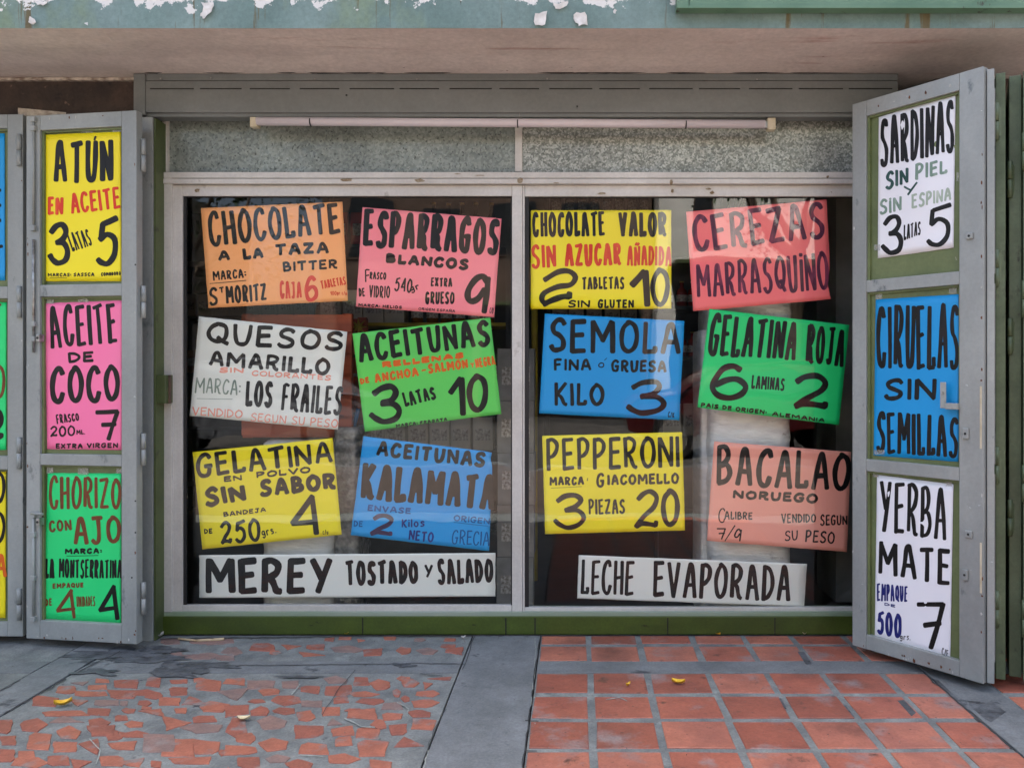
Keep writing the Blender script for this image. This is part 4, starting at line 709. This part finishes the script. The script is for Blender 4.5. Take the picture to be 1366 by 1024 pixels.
poster('R', ((165, 43), (502, 85), (488, 858), (155, 758)), 'doorwhite', 'white poster reading YERBA MATE with blue and black numbers, bottom of the right leaf', [
 ('YERBA', 176, 298, 472, 334, 228, 235, 15, 'k', 0), ('MATE', 168, 480, 490, 538, 152, 165, 17, 'k', 0), ('EMPAQUE', 165, 600, 300, 604, 80, 70, 7, 'n', 0), ('DE', 198, 618, 246, 628, 13, 13, 3, 'n', 0), ('500', 164, 744, 273, 768, 106, 112, 12, 'n', 0), ('grs.', 266, 772, 312, 772, 28, 28, 3, 'k', 0),
 ('7', 336, 814, 464, 812, 218, 214, 18, 'k', 0), ('C/E', 450, 838, 480, 850, 36, 34, 3, 'k', 0)], L3, ((1164, 628, 8, 8), (1262, 640, 8, 8)), wave=2)
# posters on the left leaves
poster('A', ((152, 256), (412, 245), (415, 755), (152, 755)), 'yellow', 'yellow poster reading ATUN EN ACEITE, 3 LATAS 5, on the left leaf', [
 ('ATÚN', 182, 422, 388, 420, 148, 148, 15), ('EN', 162, 530, 216, 530, 64, 64, 9, 'r'), ('ACEITE', 243, 526, 414, 508, 72, 78, 9, 'r'), ('3', 160, 704, 244, 702, 152, 152, 17), ('LATAS', 248, 656, 317, 632, 68, 58, 7), ('5', 324, 708, 407, 702, 172, 172, 17, 'k', 0),
 ('MARCAS: SASSCA', 163, 740, 322, 738, 13, 13, 3), ('COMODORO', 345, 738, 413, 734, 13, 13, 3), ('_', 170, 744, 228, 743, 1.5, 'k')], L2, ((66, 170, 10, 7), (108, 170, 16, 7), (150, 170, 12, 6)))
poster('X', ((59.4, 404.5), (163.4, 400.6), (162.8, 600), (63, 599)), 'hotpink', 'pink poster reading ACEITE DE COCO, 7, on the left leaf', [
 ('@A', 'ACEITE', 172, 985, 404, 967, 148, 138, 12), ('@B', 'DE', 218, 82, 299, 78, 36, 36, 8), ('@B', 'COCO', 160, 212, 384, 206, 122, 120, 14), ('@B', 'FRASCO', 181, 276, 253, 264, 32, 24, 4), ('@B', '200', 159, 318, 240, 313, 36, 34, 5), ('@B', 'ML.', 243, 309, 271, 308, 16, 16, 3),
 ('@B', '7', 302, 330, 380, 328, 102, 102, 12, 'k', 0), ('@B', 'EXTRA', 177, 353, 263, 353, 17, 16, 4), ('@B', 'VIRGEN', 275, 352, 376, 351, 17, 17, 4)], L2, ((62, 398, 10, 7), (104, 397, 14, 6)))
poster('B', ((152, 430), (386, 432), (385, 907), (138, 893)), 'emerald', 'green poster reading CHORIZO CON AJO, LA MONTSERRATINA, on the left leaf', [
 ('CHORIZO', 156, 546, 386, 546, 110, 98, 9, 'b'), ('CON', 157, 619, 229, 613, 38, 36, 6, 'b'), ('AJO', 234, 660, 386, 656, 92, 90, 11, 'b'), ('MARCA:', 206, 689, 324, 687, 19, 19, 5), ('_', 212, 694, 312, 692, 2, 'k'), ('LA', 142, 766, 173, 766, 66, 64, 7), ('MONTSERRATINA', 186, 764, 387, 766, 62, 60, 8),
 ('EMPAQUE', 167, 798, 266, 794, 18, 16, 4, 'b'), ('DE', 144, 853, 166, 852, 24, 24, 4, 'b'), ('4', 178, 896, 243, 894, 96, 96, 9, 'b', 0), ('UNIDADES', 244, 856, 303, 853, 34, 32, 3, 'b'), ('4', 310, 902, 382, 900, 118, 118, 12, 'k', 0)], L2, ((62, 623, 9, 8), (104, 624, 14, 9), (155, 624, 9, 7)))
poster('X', ((-72, 178), (6.5, 178), (7, 374), (-72, 374)), 'blue', 'blue poster cut by the left edge of the photo, top panel', [('-', -6, 262, 2.5, 262, 16, 16, 4), ('-', -6, 282, 2.5, 282, 16, 16, 4), ('-', -6, 302, 2.5, 302, 16, 16, 4), ('-', -6, 338, 6, 336, 16, 16, 4)], L1)
poster('X', ((-72, 403), (9, 403), (8.5, 600), (-72, 600)), 'emerald', 'green poster cut by the left edge of the photo, middle panel', [('-', -8, 418, 4, 408, 8, 8, 3, 'b'), ('-', -8, 482, 3.5, 472, 12, 12, 4, 'b'), ('0', -10, 532, 7, 532, 46, 46, 3.5, 'b'), ('2', -14, 588, 5, 588, 42, 42, 6)], L1)
poster('X', ((-72, 629), (8, 629), (7.5, 824), (-72, 824)), 'yellow', 'yellow poster cut by the left edge of the photo, bottom panel', [('0', -12, 672, 7.5, 672, 44, 44, 4), ('0', -12, 725, 7.5, 725, 44, 44, 4), ('A', -6, 770, 9, 770, 32, 32, 4, 'o')], L1)

# ------------------------------------------------------------------ shop interior
box('interior_floor', -4, 5.5, 4.03, 11, -.06, .02, mat('dark_floor_tile', lin(70, 62, 58), lin(52, 46, 44), 6, .35), bld, 0)
M['iwall'] = mat('interior_wall', lin(150, 150, 142), lin(126, 126, 120), 2, .8)
box('back_wall', -4, 5.5, 10.6, 10.8, .03, 3, M['iwall'], bld, 0); box('side_wall', -4.1, -4, 4.11, 10.6, .03, 3, M['iwall'], bld, 0); box('side_wall', 5.5, 5.6, 4.11, 10.6, .03, 3, M['iwall'], bld, 0)
box('interior_ceiling', -4, 5.5, 4.11, 10.6, 2.95, 3.05, M['iwall'], bld, 0)
box('interior_pillar', 1.44, 1.8, 4.4, 4.75, .03, 2.94, mat('grey_pillar_plaster', lin(136, 136, 128), lin(116, 116, 108), 5, .8), bld, .004)
wood = mat('orange_crate_wood', lin(172, 82, 44), lin(140, 60, 32), 14, .5, 0, .15, 50, stretch=(.15, 1, 1))
def crate():
    Y = 4.14; a, b = P(322, 584, Y), P(469, 418, Y); root = empty('wooden_crate', ((a.x + b.x) / 2, Y + .15, a.z), 'orange brown slatted wooden crate standing on the wrapped stack behind the white cheese poster', 'crate')
    n = 6; hh = (b.z - a.z) / n
    for x in (a.x, b.x - .05):
        for y in (Y + .012, Y + .29): box('corner_post', x + .001, x + .049, y, y + .03, a.z, b.z, wood, root, .002)
    for k in range(n):
        z0 = a.z + k * hh + .012; z1 = a.z + (k + 1) * hh - .006
        box('slat', a.x, b.x, Y, Y + .011, z0, z1, wood, root, .002); box('slat', a.x, b.x, Y + .321, Y + .332, z0, z1, wood, root, .002)
    box('bottom_board', a.x + .001, b.x - .001, Y + .013, Y + .32, a.z + .002, a.z + .011, wood, root, .001)
    return a, b
ca, cb = crate()
wrap = mat('crinkled_white_wrap', lin(228, 228, 222), lin(200, 202, 198), 6, .35, 0, 1.0, 14, stretch=(1, 1, 3), spots=((lin(128, 128, 122), .62, .1, 8, (1, 1, 2)),))
foil = mat('crinkled_clear_plastic', lin(150, 150, 146), lin(100, 100, 98), 24, .15, .2, 1.0, 34)
def wrapped(name, px0, px1, py0, py1, Y, dep, m, label, cat, seed, z_top=None):
    a, b = P(px0, py1, Y), P(px1, py0, Y); root_loc = Vector(((a.x + b.x) / 2, Y + dep / 2, .021)); z0 = .021
    nu, nv = 44, 60; vs, fs = [], []; w2, d2 = (b.x - a.x) / 2, dep / 2
    for j in range(nv + 1):
        z = z0 + (b.z - z0) * j / nv
        for i in range(nu):
            t = 2 * math.pi * i / nu; c_, s_ = math.cos(t), math.sin(t)
            x = w2 * math.copysign(abs(c_) ** .35, c_); y = d2 * math.copysign(abs(s_) ** .35, s_)
            q = 1 + .035 * mnoise.noise(Vector((x * 5, z * 9 + seed, y * 5))) + .02 * mnoise.noise(Vector((x * 14, z * 26 + seed, y * 14)))
            if j == nv: q *= .9
            vs.append((root_loc.x + x * q, root_loc.y + y * q, z))
    for j in range(nv):
        for i in range(nu): k = (i + 1) % nu; fs.append((j * nu + i, j * nu + k, (j + 1) * nu + k, (j + 1) * nu + i))
    fs.append(tuple(nv * nu + i for i in range(nu))); o = obj(name, vs, fs, m, None, True)
    return tag(o, label, cat)
wrapped('wrapped_stack', 344, 442, 588, 830, 4.07, .42, wrap, 'tall white wrapped bale on the shop floor under the crate', 'bale', 3)
wrapped('wrapped_stack', 443, 478, 570, 830, 4.10, .3, foil, 'narrow bale in crinkled clear plastic beside the white bale', 'bale', 9)
wrapped('wrapped_stack', 946, 1060, 395, 830, 4.07, .45, wrap, 'tall white wrapped sack column behind the salmon cod poster', 'sack', 17)
wrapped('wrapped_stack', 934, 950, 440, 830, 4.16, .3, wrap, 'thin white wrapped roll just left of the tall white sack column', 'sack', 22)
# yellow post and rail
yel = mat('yellow_steel', lin(196, 176, 40), lin(160, 140, 30), 8, .5)
p_ = P(713, 400, 4.9); o = cyl('yellow_post', (p_.x, 4.9, .021), (p_.x, 4.9, 2.3), .02, yel); tag(o, 'thin yellow steel post standing just right of the window mullion inside', 'post')
# shelving with goods
shelf_m = mat('dark_shelf_metal', lin(70, 72, 70), lin(52, 54, 52), 5, .5)
def shelf_unit(x0, x1, y0, y1, zs, label, edge=None):
    root = empty('shelving_unit', ((x0 + x1) / 2, (y0 + y1) / 2, .021), label, 'shelves')
    for x in (x0, x1 - .03):
        for y in (y0, y1 - .03): box('upright', x, x + .03, y, y + .03, .021, zs[-1] + .5, shelf_m, root, .001)
    for i, z in enumerate(zs): box('shelf_board', x0 + .001, x1 - .001, y0 + .004, y1 - .001, z - .02, z, edge if (edge and i == 3) else shelf_m, root, .001)
    box('back_panel', x0 + .031, x1 - .031, y1 - .02, y1 - .01, .05, zs[-1] + .48, shelf_m, root, 0)
def carton_mesh(w, d, h, m, name='carton', parts=True):
    root = empty(name, (0, 0, -50), 'x', 'carton'); bm = bmesh.new(); add_box(bm, (-w / 2, 0, 0), (w, 0, 0), (0, d, 0), (0, 0, h), .002, 1); root.location = (0, 0, 0); bmobj('carton_body', bm, m, root)
    bm = bmesh.new(); add_box(bm, (-w * .38, -.0012, h * .3), (w * .76, 0, 0), (0, .001, 0), (0, 0, h * .35), 0); bmobj('print_label', bm, M['lab'], root); return root
M['lab'] = mat('pale_print_label', lin(210, 206, 196), lin(120, 110, 100), 60, .6)
def bottle_proto(m, capm, h=.26, r=.035):
    root = empty('bottle', (0, 0, 0), 'x', 'bottle'); prof = [(0, 0), (r, 0), (r, h * .55), (r * .85, h * .64), (r * .36, h * .75), (r * .36, h * .95), (0, h * .95)]; n = 12; vs, fs = [], []
    for (q, z) in prof:
        for i in range(n): t = 2 * math.pi * i / n; vs.append((q * math.cos(t), q * math.sin(t), z))
    for j in range(len(prof) - 1):
        for i in range(n): k = (i + 1) % n; fs.append((j * n + i, j * n + k, (j + 1) * n + k, (j + 1) * n + i))
    obj('glass_body', vs, fs, m, root, True); cyl('cap', (0, 0, h * .951), (0, 0, h), r * .42, capm, root, 10)
    bm = bmesh.new(); add_cyl(bm, (0, 0, h * .18), (0, 0, h * .45), r * 1.02, 12); bmobj('paper_label', bm, M['lab'], root); return root
def copy_tree(o, loc, label, group):
    c = o.copy(); COL.objects.link(c); c.location = loc; c['label'] = label; c['group'] = group
    for ch in o.children: d = ch.copy(); COL.objects.link(d); d.parent = c
    return c
def remove_tree(o):
    for ch in list(o.children): bpy.data.objects.remove(ch)
    bpy.data.objects.remove(o)
cm = {k: mat('carton_' + k, a, b, 9, .6) for k, a, b in (('red', lin(176, 44, 40), lin(146, 34, 34)), ('cream', lin(206, 200, 184), lin(180, 174, 160)), ('grey', lin(150, 148, 142), lin(128, 126, 120)), ('green', lin(74, 104, 70), lin(50, 76, 50)), ('brown', lin(150, 116, 82), lin(120, 90, 64)))}
bm_ = {'dark': mat('dark_bottle_glass', lin(28, 30, 26), rough=.12), 'green': mat('green_bottle_glass', lin(50, 72, 40), rough=.12), 'amber': mat('amber_jar', lin(120, 76, 30), rough=.15), 'redj': mat('red_jar_contents', lin(130, 34, 28), rough=.2)}
capm = mat('gold_cap', lin(180, 150, 80), rough=.3, metal=.6)
protos = {}
for k in cm: protos['c' + k] = carton_mesh(.12 if k != 'grey' else .2, .12, .20 if k != 'grey' else .28, cm[k])
for k in bm_: protos['b' + k] = bottle_proto(bm_[k], capm, .26 if k in ('dark', 'green') else .16, .035)
def row(kind, x0, x1, y, z, step, where, colour):
    n = max(1, int((x1 - x0) / step)); lab = '%s %s %s' % (colour, 'carton' if kind[0] == 'c' else 'bottle' if kind in ('bdark', 'bgreen') else 'jar', where)
    for i in range(n): copy_tree(protos[kind], (x0 + (i + .5) * step + rnd.uniform(-.006, .006), y + rnd.uniform(0, .03), z + .001), lab, lab + ' row')
Ysh = 5.2
shelf_unit(-1.6, -.39, 4.76, 5.16, (.35, .83, 1.21, 1.6, 2.07), 'dark metal shelving unit full of goods behind the left pane', yel)
row('cred', -1.5, -1.16, 4.79, 2.07, .128, 'on the top shelf between the orange and pink posters', 'red'); row('ccream', -1.16, -.9, 4.79, 2.07, .128, 'on the top shelf above the pink asparagus poster', 'cream'); row('bdark', -.9, -.42, 4.82, 2.07, .085, 'on the top shelf by the window mullion', 'dark')
row('ccream', -1.55, -1.0, 4.79, 1.6, .13, 'on the second shelf from the top left', 'cream'); row('bamber', -1.0, -.42, 4.81, 1.6, .085, 'on the second shelf from the top left', 'amber')
row('bgreen', -1.55, -.85, 4.81, 1.21, .085, 'on the middle shelf behind the pink poster', 'green'); row('cgreen', -.85, -.42, 4.79, 1.21, .13, 'on the middle shelf beside the mullion', 'green')
row('ccream', -1.55, -.42, 4.79, .83, .132, 'on the lower shelf between the lime and blue olive posters', 'pale'); row('bdark', -1.55, -.42, 4.81, .35, .09, 'on the bottom shelf of the left unit', 'dark')
for k in range(5): copy_tree(protos['cgrey'], (P(668, 0, 4.3).x + .08 + rnd.uniform(-.004, .004), 4.3, .022 + k * .282), 'grey cardboard carton in the stack beside the mullion, number %s from the floor' % ('one', 'two', 'three', 'four', 'five')[k], 'grey cartons stacked by the mullion')
shelf_unit(-.25, 1.5, 6.3, 6.7, (.3, .75, 1.2, 1.65, 2.1, 2.55), 'dark metal shelving unit with jars deep inside behind the right pane')
for zi, (k, c) in enumerate((('bdark', 'dark'), ('bgreen', 'green'), ('bredj', 'red'), ('ccream', 'cream'), ('cgreen', 'green'), ('bdark', 'dark'))):
    if zi > 1: row(k, -.2, 1.45, 6.35, (.3, .75, 1.2, 1.65, 2.1, 2.55)[zi], .1 if k[0] == 'b' else .14, 'on shelf %s of the deep right unit' % ('one', 'two', 'three', 'four', 'five', 'six')[zi], c)
shelf_unit(.52, 1.0, 5.0, 5.3, (.4, .9, 1.4, 1.72, 2.05), 'narrow shelving unit with red jars between the two upper right posters')
row('bredj', .55, .97, 5.05, 1.72, .08, 'on the narrow unit, upper row', 'red'); row('bredj', .55, .97, 5.05, 1.40, .08, 'on the narrow unit, middle row', 'red'); row('ccream', .55, .97, 5.04, .9, .13, 'on the narrow unit, lower row', 'cream')
shelf_unit(-3.6, -2.1, 7.0, 7.4, (.3, .8, 1.3, 1.8, 2.3), 'dark metal shelving unit far back at the left')
row('cbrown', -3.5, -2.2, 7.05, 1.3, .14, 'on the far left unit, middle shelf', 'brown'); row('ccream', -3.5, -2.2, 7.05, 1.8, .14, 'on the far left unit, upper shelf', 'cream')
for p in protos.values(): remove_tree(p)
# hanging blue strap bag
strap = mat('blue_plastic_strap', lin(60, 120, 170), lin(40, 80, 120), 20, .3)
bm = bmesh.new()
pts = [P(478, 545, 4.2), P(472, 570, 4.2), P(480, 600, 4.2), P(474, 640, 4.2), P(476, 690, 4.2)]
for a, b in zip(pts, pts[1:]): add_cyl(bm, a, b, .011, 8)
tag(bmobj('blue_strap', bm, strap, None, True), 'crumpled blue plastic strap hanging beside the plastic wrapped bale', 'strap')
# gold star ornament on the crate
bm = bmesh.new(); c0 = P(478, 436, 4.38); vv = []
for i in range(16):
    t = math.pi * i / 8; rr_ = .05 if i % 2 == 0 else .02; vv.append(c0 + Vector((math.cos(t) * rr_, 0, math.sin(t) * rr_)))
f0, f1 = bm.verts.new(c0 - Vector((0, .015, 0))), bm.verts.new(c0 + Vector((0, .015, 0))); rv = [bm.verts.new(v) for v in vv]
for i in range(16): bm.faces.new((f0, rv[i], rv[(i + 1) % 16])); bm.faces.new((f1, rv[(i + 1) % 16], rv[i]))
tag(bmobj('star_ornament', bm, mat('gold_foil', lin(214, 196, 100), lin(170, 150, 60), 20, .3, .5)), 'small gold foil star just right of the wooden crate', 'ornament')

# ------------------------------------------------------------------ litter on the pavement
def fallen_leaf(px, py, w, ang, m, label, cat='leaf', curl=.012):
    g = G(px, py); s = w * g.y / F; n = 9; vs, fs = [], []
    for i in range(n + 1):
        t = i / n; ww = .34 * s * math.sin(math.pi * t) ** .8 * (1 - .3 * t) + .0008
        for k in (-1, 0, 1):
            x = (t - .5) * s; y = k * ww; z = .007 + curl * (abs(k) * .7 + (t - .5) ** 2 * 2.4)
            vs.append((g.x + x * math.cos(ang) - y * math.sin(ang), g.y + x * math.sin(ang) + y * math.cos(ang), z))
    m_ = len(vs); vs += [(a, b, c - .0008) for a, b, c in vs]
    for i in range(n):
        for k in (0, 1):
            a = i * 3 + k; fs.append((a, a + 3, a + 4, a + 1)); fs.append((m_ + a, m_ + a + 1, m_ + a + 4, m_ + a + 3))
    return tag(obj('fallen_leaf', vs, fs, m, None, True), label, cat)
ylw = mat('yellow_leaf', lin(232, 190, 50), lin(206, 160, 40), 60, .5); pale = mat('pale_leaf', lin(226, 212, 176), lin(200, 184, 140), 60, .6)
fallen_leaf(84, 942, 21, .5, ylw, 'curled yellow leaf on the broken tile paving at the lower left', curl=.02)
fallen_leaf(325, 961.5, 17, .1, pale, 'pale dry leaf on the broken tile paving near the lower middle left')
fallen_leaf(905, 913, 18, -.2, ylw, 'yellow leaf on the square red tiles, the larger one', curl=.016)
fallen_leaf(838, 916, 8, .7, ylw, 'tiny yellow leaf scrap on the red tiles left of the larger leaf')
fallen_leaf(957, 847.5, 11, -.9, ylw, 'small yellow leaf by the green base of the window')
fallen_leaf(462, 847, 12, -.2, ylw, 'small yellow leaf by the window base left of the mullion')
fallen_leaf(211, 851, 13, .5, M['flake'], 'white paper scrap at the foot of the left jamb', 'paper scrap', .02)
fallen_leaf(1073, 847.5, 7, 0, pale, 'tiny pale leaf by the base near the right leaf'); fallen_leaf(618, 853, 6, .3, M['flake'], 'tiny white chip on the concrete beside the middle strip', 'paint chip')
bm = bmesh.new(); pts = [G(238, 853.5), G(262, 856), G(285, 855), G(299, 854)]
for i, (a, b) in enumerate(zip(pts, pts[1:])): add_cyl(bm, a + Vector((0, 0, .008)), b + Vector((0, 0, .008)), .005 + .001 * i, 8)
tag(bmobj('stick', bm, mat('bare_wood', lin(198, 178, 142), lin(160, 140, 108), 30, .7), None, True), 'short pale stick lying by the left end of the green base', 'stick')
def ground_line(name, pts, w, m, z=.0052, jit=1.5):
    pen = Pen(); q = []
    for (a, b), (c, d) in zip(pts, pts[1:]):
        n = max(2, int(math.hypot(c - a, d - b) / 7))
        for i in range(n): q.append(Vector((a + (c - a) * i / n + rnd.uniform(-jit, jit), b + (d - b) * i / n + rnd.uniform(-jit, jit) * .4)))
    q.append(Vector(pts[-1])); pen.stroke(q, w, lambda p, lay: G(p[0], p[1], z)); obj(name, pen.v, pen.f, m, pav)
M['crack_and_shade'] = mat('dark_crack_and_shade', lin(56, 57, 57), rough=.9); M['lime_'] = mat('pale_mortar_scar', lin(158, 162, 154), lin(120, 124, 120), 60, .8)
for pts, w in ((((700 / 4.018 + 300, 132 / 4.018 + 860), (455, 915), (440, 935), (430, 953)), 1.2), (((632, 849), (627, 866), (617, 892)), 1.6), (((595, 945), (583, 965), (573, 990), (565, 1014)), 1.3), (((8, 949), (50, 926), (88, 905)), 2.2), (((100, 898), (160, 868)), 1.4), (((0, 921), (27, 907)), 1.4),
    (((300, 887), (420, 886), (560, 884), (620, 885)), 1.0), (((560, 898), (590, 901)), 1.0), (((720, 848), (716, 880), (710, 930), (700, 1000), (697, 1023)), 2.0), (((1235, 900), (1290, 945), (1350, 997)), 2.6), (((700, 960), (718, 961)), 2), (((700, 1001), (716, 1001)), 2), (((215, 852), (300, 850), (480, 848), (660, 847), (900, 846), (1130, 846)), 1.6)):  # the last line paints the contact shade under the green base
    ground_line('crack_and_shade', pts, w * .62, M['crack_and_shade'])
for pts, w in ((((460, 957), (472, 963), (482, 968), (500, 969)), 1.6), (((565, 1024), (568, 1012), (571, 1000)), 1.6), (((715, 850), (713, 890), (706, 950)), .8), (((400, 1006), (430, 1008)), .9), (((120, 985), (134, 1000), (128, 1018)), 1.4), (((530, 936), (545, 945), (543, 955)), 1.5), (((810, 932), (826, 930), (836, 934)), 1.0), (((388, 925), (400, 912)), 1.5)):
    ground_line('mortar_scar', pts, w, M['lime_'])
M['rust'] = mat('rust_spot', lin(110, 66, 40), lin(70, 44, 30), 60, .9); M['chipw'] = mat('bare_paint_chip', lin(186, 188, 184), lin(150, 150, 144), 60, .7)
def leaf_chips(L, root, zone, n, sd):
    r_ = random.Random(sd)
    for k in range(n):
        u, z = zone(r_); s1, s2 = r_.uniform(.002, .006), r_.uniform(.002, .010); m_ = 7; a = [L.pt(u + math.cos(i * 6.283 / m_) * s1 * r_.uniform(.6, 1.2), z + math.sin(i * 6.283 / m_) * s2 * r_.uniform(.6, 1.2), -.0004) for i in range(m_)]
        b = [p - L.n * -.0 - L.n * .0006 for p in a]
        obj('paint_chip', a + b, [tuple(range(m_)), tuple(range(m_, 2 * m_))[::-1]] + [(i, (i + 1) % m_, (i + 1) % m_ + m_, i + m_) for i in range(m_)], M['rust'] if r_.random() < .55 else M['chipw'], root)
for L, root, n, sd in ((L2, l2, 16, 1), (L3, l3, 22, 2), (L1, l1, 6, 3)):
    leaf_chips(L, root, lambda r_: (r_.choice((.006, L.W - .006)) + r_.uniform(-.003, .003), r_.uniform(.06, 2.4)), n, sd)
    leaf_chips(L, root, lambda r_: (r_.uniform(.02, L.W - .02), r_.choice((.048, .052, .06, 2.50))), n, sd + 10)
edge = []
for k in range(26):
    x = rnd.uniform(185, 1190); w_ = rnd.uniform(10, 60); flake([P(x, 97, 3.846), P(x + w_, 97.2 + rnd.uniform(-.5, .5), 3.846), P(x + w_ * .7, 97.9 + rnd.random() * .6, 3.846), P(x + w_ * .3, 97.7 + rnd.random() * .8, 3.846)], M['crack_and_shade'], bld)
    bld.children[-1].name = 'plaster_gap'
grit = []; gf = []
for k in range(500):
    x = rnd.uniform(-2.6, 1.7); y = 3.9 - abs(rnd.gauss(0, .05)) if k < 260 else rnd.uniform(2.5, 3.9); r = rnd.uniform(.001, .0032); b = len(grit); z = .004
    for t in (0, 2.1, 4.2): grit.append((x + r * math.cos(t + k), y + r * math.sin(t + k), z))
    grit.append((x, y, z + r)); gf += [(b, b + 1, b + 3), (b + 1, b + 2, b + 3), (b + 2, b, b + 3)]
tag(obj('grit', grit, gf, mat('grit', lin(150, 146, 138), lin(60, 56, 52), 90, .9)), 'fine grit scattered over the pavement and along the green base', 'grit', kind='stuff')

# ------------------------------------------------------------------ the street behind the viewer (seen only as reflections)
def building(x0, x1, y0, y1, h, m, label, wins, shop):
    root = empty('building', ((x0 + x1) / 2, y1, 0), label, 'building')
    box('wall', x0, x1, y0, y1, 0, h, m, root, 0); fr = M['dark']
    for (wx, wz, ww, wh) in wins: f = box('window', wx - ww / 2, wx + ww / 2, y1 + .002, y1 + .03, wz, wz + wh, bg2, root, 0); box('pane', wx - ww / 2 + .05, wx + ww / 2 - .05, y1 + .031, y1 + .035, wz + .05, wz + wh - .05, dglass, f, 0)
    for (sx0, sx1, sz) in shop: f = box('shopfront', sx0, sx1, y1 + .002, y1 + .04, .1, sz, dglass, root, 0); box('awning', sx0, sx1, y1 + .041, y1 + .9, sz, sz + .12, M['olive'], root, .01)
dglass = mat('dark_far_glass', lin(30, 34, 38), rough=.1)
bw = mat('white_render', lin(226, 226, 220), lin(206, 204, 196), 1, .8); bc = mat('cream_render', lin(160, 150, 132), lin(140, 130, 114), 1, .8); bg2 = mat('dark_brick_render', lin(96, 76, 64), lin(78, 62, 54), 2, .8)
building(2.2, 8.4, -20, -13, 7.5, bw, 'white two storey building across the street behind the viewer', [(3.4, 4.6, .7, 1.4), (7.2, 4.6, .8, 1.4)], [(2.5, 8.2, 4.1)])
building(-7, 2.1, -20, -13.6, 8.5, bg2, 'brown brick building across the street behind the viewer', [(-5.5 + 1.9 * k, z, 1.1, 1.5) for k in range(4) for z in (4.4, 6.5)], [(-6.6, -3, 3.2), (-2.5, 1.8, 3.2)])
building(8.5, 20, -20, -13.3, 9, bc, 'cream building across the street, far right behind the viewer', [(10 + 2.2 * k, z, 1.2, 1.5) for k in range(4) for z in (4, 6.6)], [(9, 19, 3)])
building(-24, -11.5, -20, -13.4, 6.5, bc, 'cream building across the street, far left behind the viewer', [(-22 + 2.2 * k, 4, 1.2, 1.5) for k in range(5)], [(-23, -12, 3)])
leafm = mat('foliage_green', lin(62, 88, 34), lin(34, 54, 20), 4, .6); bark = mat('bark', lin(92, 80, 66), lin(62, 52, 42), 20, .9, 0, .4, 30)
def tree(x, y, h, cr, label, seed):
    r_ = random.Random(seed); root = empty('street_tree', (x, y, 0), label, 'tree', 'street trees'); bm = bmesh.new(); top = Vector((x + .1, y, h * .55)); add_cyl(bm, (x, y, 0), top, .16, 10, .1)
    tips = []
    for k in range(7):
        a = k * .9 + r_.random(); e = top + Vector((math.cos(a) * cr * .7, math.sin(a) * cr * .7, h * .25 * r_.uniform(.4, 1.4))); add_cyl(bm, top - Vector((0, 0, r_.uniform(0, .6))), e, .06, 7, .02); tips.append(e)
    bmobj('trunk', bm, bark, root); vs, fs = [], []
    for c in range(46):
        t = r_.choice(tips); cc = t + Vector((r_.gauss(0, .45), r_.gauss(0, .45), r_.gauss(0, .4))) * (cr / 1.8)
        for q in range(60):
            p = cc + Vector((r_.gauss(0, .22), r_.gauss(0, .22), r_.gauss(0, .2))); d = Vector((r_.uniform(-1, 1), r_.uniform(-1, 1), r_.uniform(-1, .4))).normalized(); s = r_.uniform(.05, .1); w = d.orthogonal().normalized() * s * .35; b = len(vs)
            vs += [p, p + d * s * .5 + w, p + d * s, p + d * s * .5 - w]; fs.append((b, b + 1, b + 2, b + 3))
    obj('crown', vs, fs, leafm, root)
tree(-6.4, -4.6, 5.2, 1.9, 'leafy street tree on the kerb behind the viewer at the left', 5); tree(3.6, -5.5, 6.5, 1.8, 'leafy street tree on the kerb behind the viewer at the right', 8)
def car(x, y, m, label):
    root = empty('parked_car', (x, y, 0), label, 'car', 'cars parked along the kerb'); prof = [(-2.1, .35), (-2.15, .7), (-1.9, .86), (-1.2, .95), (-.65, 1.36), (.1, 1.45), (.9, 1.4), (1.6, 1.0), (2.05, .92), (2.15, .6), (2.1, .35)]
    n = len(prof); vs, fs = [], []
    for s, k in ((-.82, 1), (-.86, 1), (.86, 1), (.82, 1)):
        for (a, b) in prof:
            q = .8 if b > 1.0 else 1; vs.append((x + a, y + s * q * (1 if abs(s) > .83 else .99), b if abs(s) > .83 else b + (.02 if b > .5 else 0)))
    for r0 in (0, 1, 2):
        for i in range(n - 1): a = r0 * n + i; fs.append((a, a + 1, a + n + 1, a + n))
    fs.append(tuple(range(n))); fs.append(tuple(range(3 * n, 4 * n))[::-1]); b_ = obj('body', vs, fs, m, root)
    for s in (-1, 1):
        w = [(x - .95, .98), (x - .5, 1.3), (x + .8, 1.32), (x + 1.3, 1.0)]; yy = y + s * .835; obj('side_window', [(a, yy * 1 + (0 if b < 1.1 else -s * .125), b) for a, b in w] + [(a, yy + s * .01 + (0 if b < 1.1 else -s * .125), b) for a, b in w], [(0, 1, 2, 3), (7, 6, 5, 4), (0, 4, 5, 1), (1, 5, 6, 2), (2, 6, 7, 3), (3, 7, 4, 0)], dglass, root)
        for wx in (-1.35, 1.35): ww = cyl('wheel', (x + wx, y + s * .7, .32), (x + wx, y + s * .89, .32), .32, M['dark'], root, 20); cyl('rim', (x + wx, y + s * .891, .32), (x + wx, y + s * .9, .32), .2, M['steel'], ww, 16)
car(-5.4, -5.3, mat('silver_car_paint', lin(96, 100, 106), rough=.25), 'silver car parked at the kerb behind the viewer at the left'); car(2.9, -5.4, mat('dark_red_car_paint', lin(70, 20, 24), rough=.2), 'dark red car parked at the kerb behind the viewer at the right')
